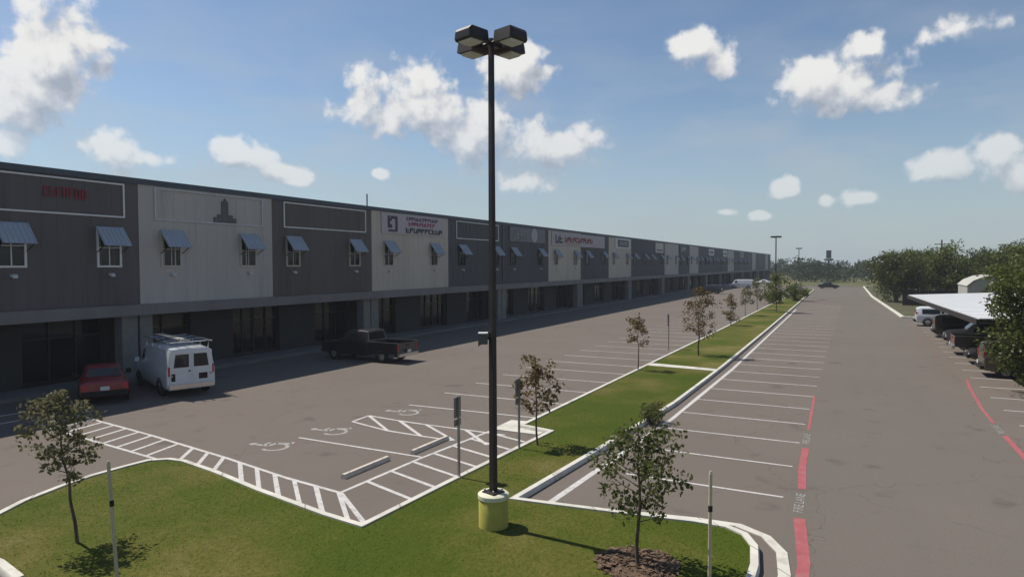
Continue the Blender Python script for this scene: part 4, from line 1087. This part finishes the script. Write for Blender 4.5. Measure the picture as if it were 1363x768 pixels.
# dark board fence and grey shed behind the carport
fe = thing('fence', 'dark fence behind the far end of the carport', 'fence', (5.9, 103, 0.06))
for k in range(26):
    xx = k*.33
    MB().box((xx, -.015, -.05), (xx+.315, .015, 2.15+.02*math.sin(k*1.7))).build('board', mat('fence_dark', (.035, .030, .026), .9, var=.3), fe)
for k in range(4): MB().box((k*2.8, .018, -.1), (k*2.8+.1, .12, 2.1)).build('post', MATS['fence_dark'], fe)
sh = thing('storage_shed', 'grey metal shed with a low arched roof behind the carport', 'shed', (13.0, 84.0, 0.05))
M_SHED = mat('shed_metal', (.42, .41, .37), .6, .2, var=.12, scale=1.0, stretch=(1, 1, .3)); M_SHEDR = mat('shed_roof', (.46, .44, .38), .55, .2, var=.12, scale=1.2)
prof = [(-2.3, 0), (-2.3, 3.2), (-1.75, 3.75), (-.9, 4.15), (0, 4.3), (.9, 4.15), (1.75, 3.75), (2.3, 3.2), (2.3, 0)]
vs = [(x, 0, z) for x, z in prof]+[(x, 7, z) for x, z in prof]
MB().add(vs, [(0, 1, 10, 9), (7, 8, 17, 16), tuple(range(8, -1, -1)), tuple(range(9, 18))]).build('wall', M_SHED, sh)
for i in range(1, 7):
    a, b = prof[i], prof[i+1]
    MB().add([(a[0]*1.03, -.25, a[1]+.03), (b[0]*1.03, -.25, b[1]+.03), (b[0]*1.03, 7.25, b[1]+.03), (a[0]*1.03, 7.25, a[1]+.03), (a[0]*1.03, -.25, a[1]+.09), (b[0]*1.03, -.25, b[1]+.09), (b[0]*1.03, 7.25, b[1]+.09), (a[0]*1.03, 7.25, a[1]+.09)], [(0, 3, 2, 1), (4, 5, 6, 7), (0, 1, 5, 4), (1, 2, 6, 5), (2, 3, 7, 6), (3, 0, 4, 7)]).build('roof_panel', M_SHEDR, sh)
dr = MB().box((-1.2, -.05, 0), (1.2, -.004, 2.3)).build('door', mat('shed_door', (.5, .5, .5), .5), sh)
for z in (.55, 1.1, 1.65): MB().box((-1.2, -.065, z-.015), (1.2, -.051, z+.015)).build('panel_rib', MATS['shed_door'], dr)

# ------------------------------------------------------------------ utility pole, pylon sign
p = at_depth(1253, 353, 128)
up = thing('utility_pole', 'wooden utility pole with a crossarm above the right-hand trees', 'utility pole', (p.x, p.y, 0))
MB().tube([(0, 0, -.2), (0, 0, 10.3)], [.19, .13], 8).build('pole', M_BARK, up, 60)
MB().box((-1.2, -.19, 9.35), (1.2, -.07, 9.5)).build('crossarm', M_BARK, up)
for x in (-1.05, -.4, .4, 1.05): MB().lathe([(.05, 9.5), (.07, 9.56), (.04, 9.66), (.001, 9.7)], (x, -.13, 0), 8).build('insulator', M_CONC, up)
MB().lathe([(.24, 7.7), (.26, 7.75), (.26, 8.5), (.2, 8.56)], (.42, 0, 0), 10).build('transformer', M_GALV, up)
p = at_depth(1103, 353, 300)
py = thing('pylon_sign', 'tall dark pylon sign standing beyond the far woods', 'sign', (p.x, p.y, 0))
MB().tube([(0, 0, -.2), (0, 0, 8.2)], [.5, .4], 8).build('pole', M_DARKMETAL, py)
MB().lathe([(.4, 7.2), (1.9, 7.45), (2.1, 7.9), (1.5, 8.35), (.5, 8.5)], n=20).build('disc_panel', mat('pylon_dark', (.06, .07, .075), .6), py)
MB().box((-1.05, -.4, 8.5), (1.05, .4, 12.0)).build('sign_box', mat('pylon_grey', (.05, .06, .06), .6), py)

# ------------------------------------------------------------------ haze: the humid summer air over the whole place
hz = MB().box((-1520, -320, -1.4), (1520, 2520, 13.5))
hm = bpy.data.materials.new('haze_air'); hm.use_nodes = True
t = hm.node_tree; t.nodes.clear()
pv = nn(t, 'ShaderNodeVolumePrincipled'); pv.inputs['Color'].default_value = (.80, .86, .93, 1); pv.inputs['Density'].default_value = .0004; pv.inputs['Anisotropy'].default_value = .2
om = nn(t, 'ShaderNodeOutputMaterial'); t.links.new(pv.outputs[0], om.inputs['Volume'])
ho_ = hz.build('haze', hm); ho_['kind'] = 'stuff'; ho_['label'] = 'pale summer haze over the parking lot and road'; ho_['category'] = 'haze'
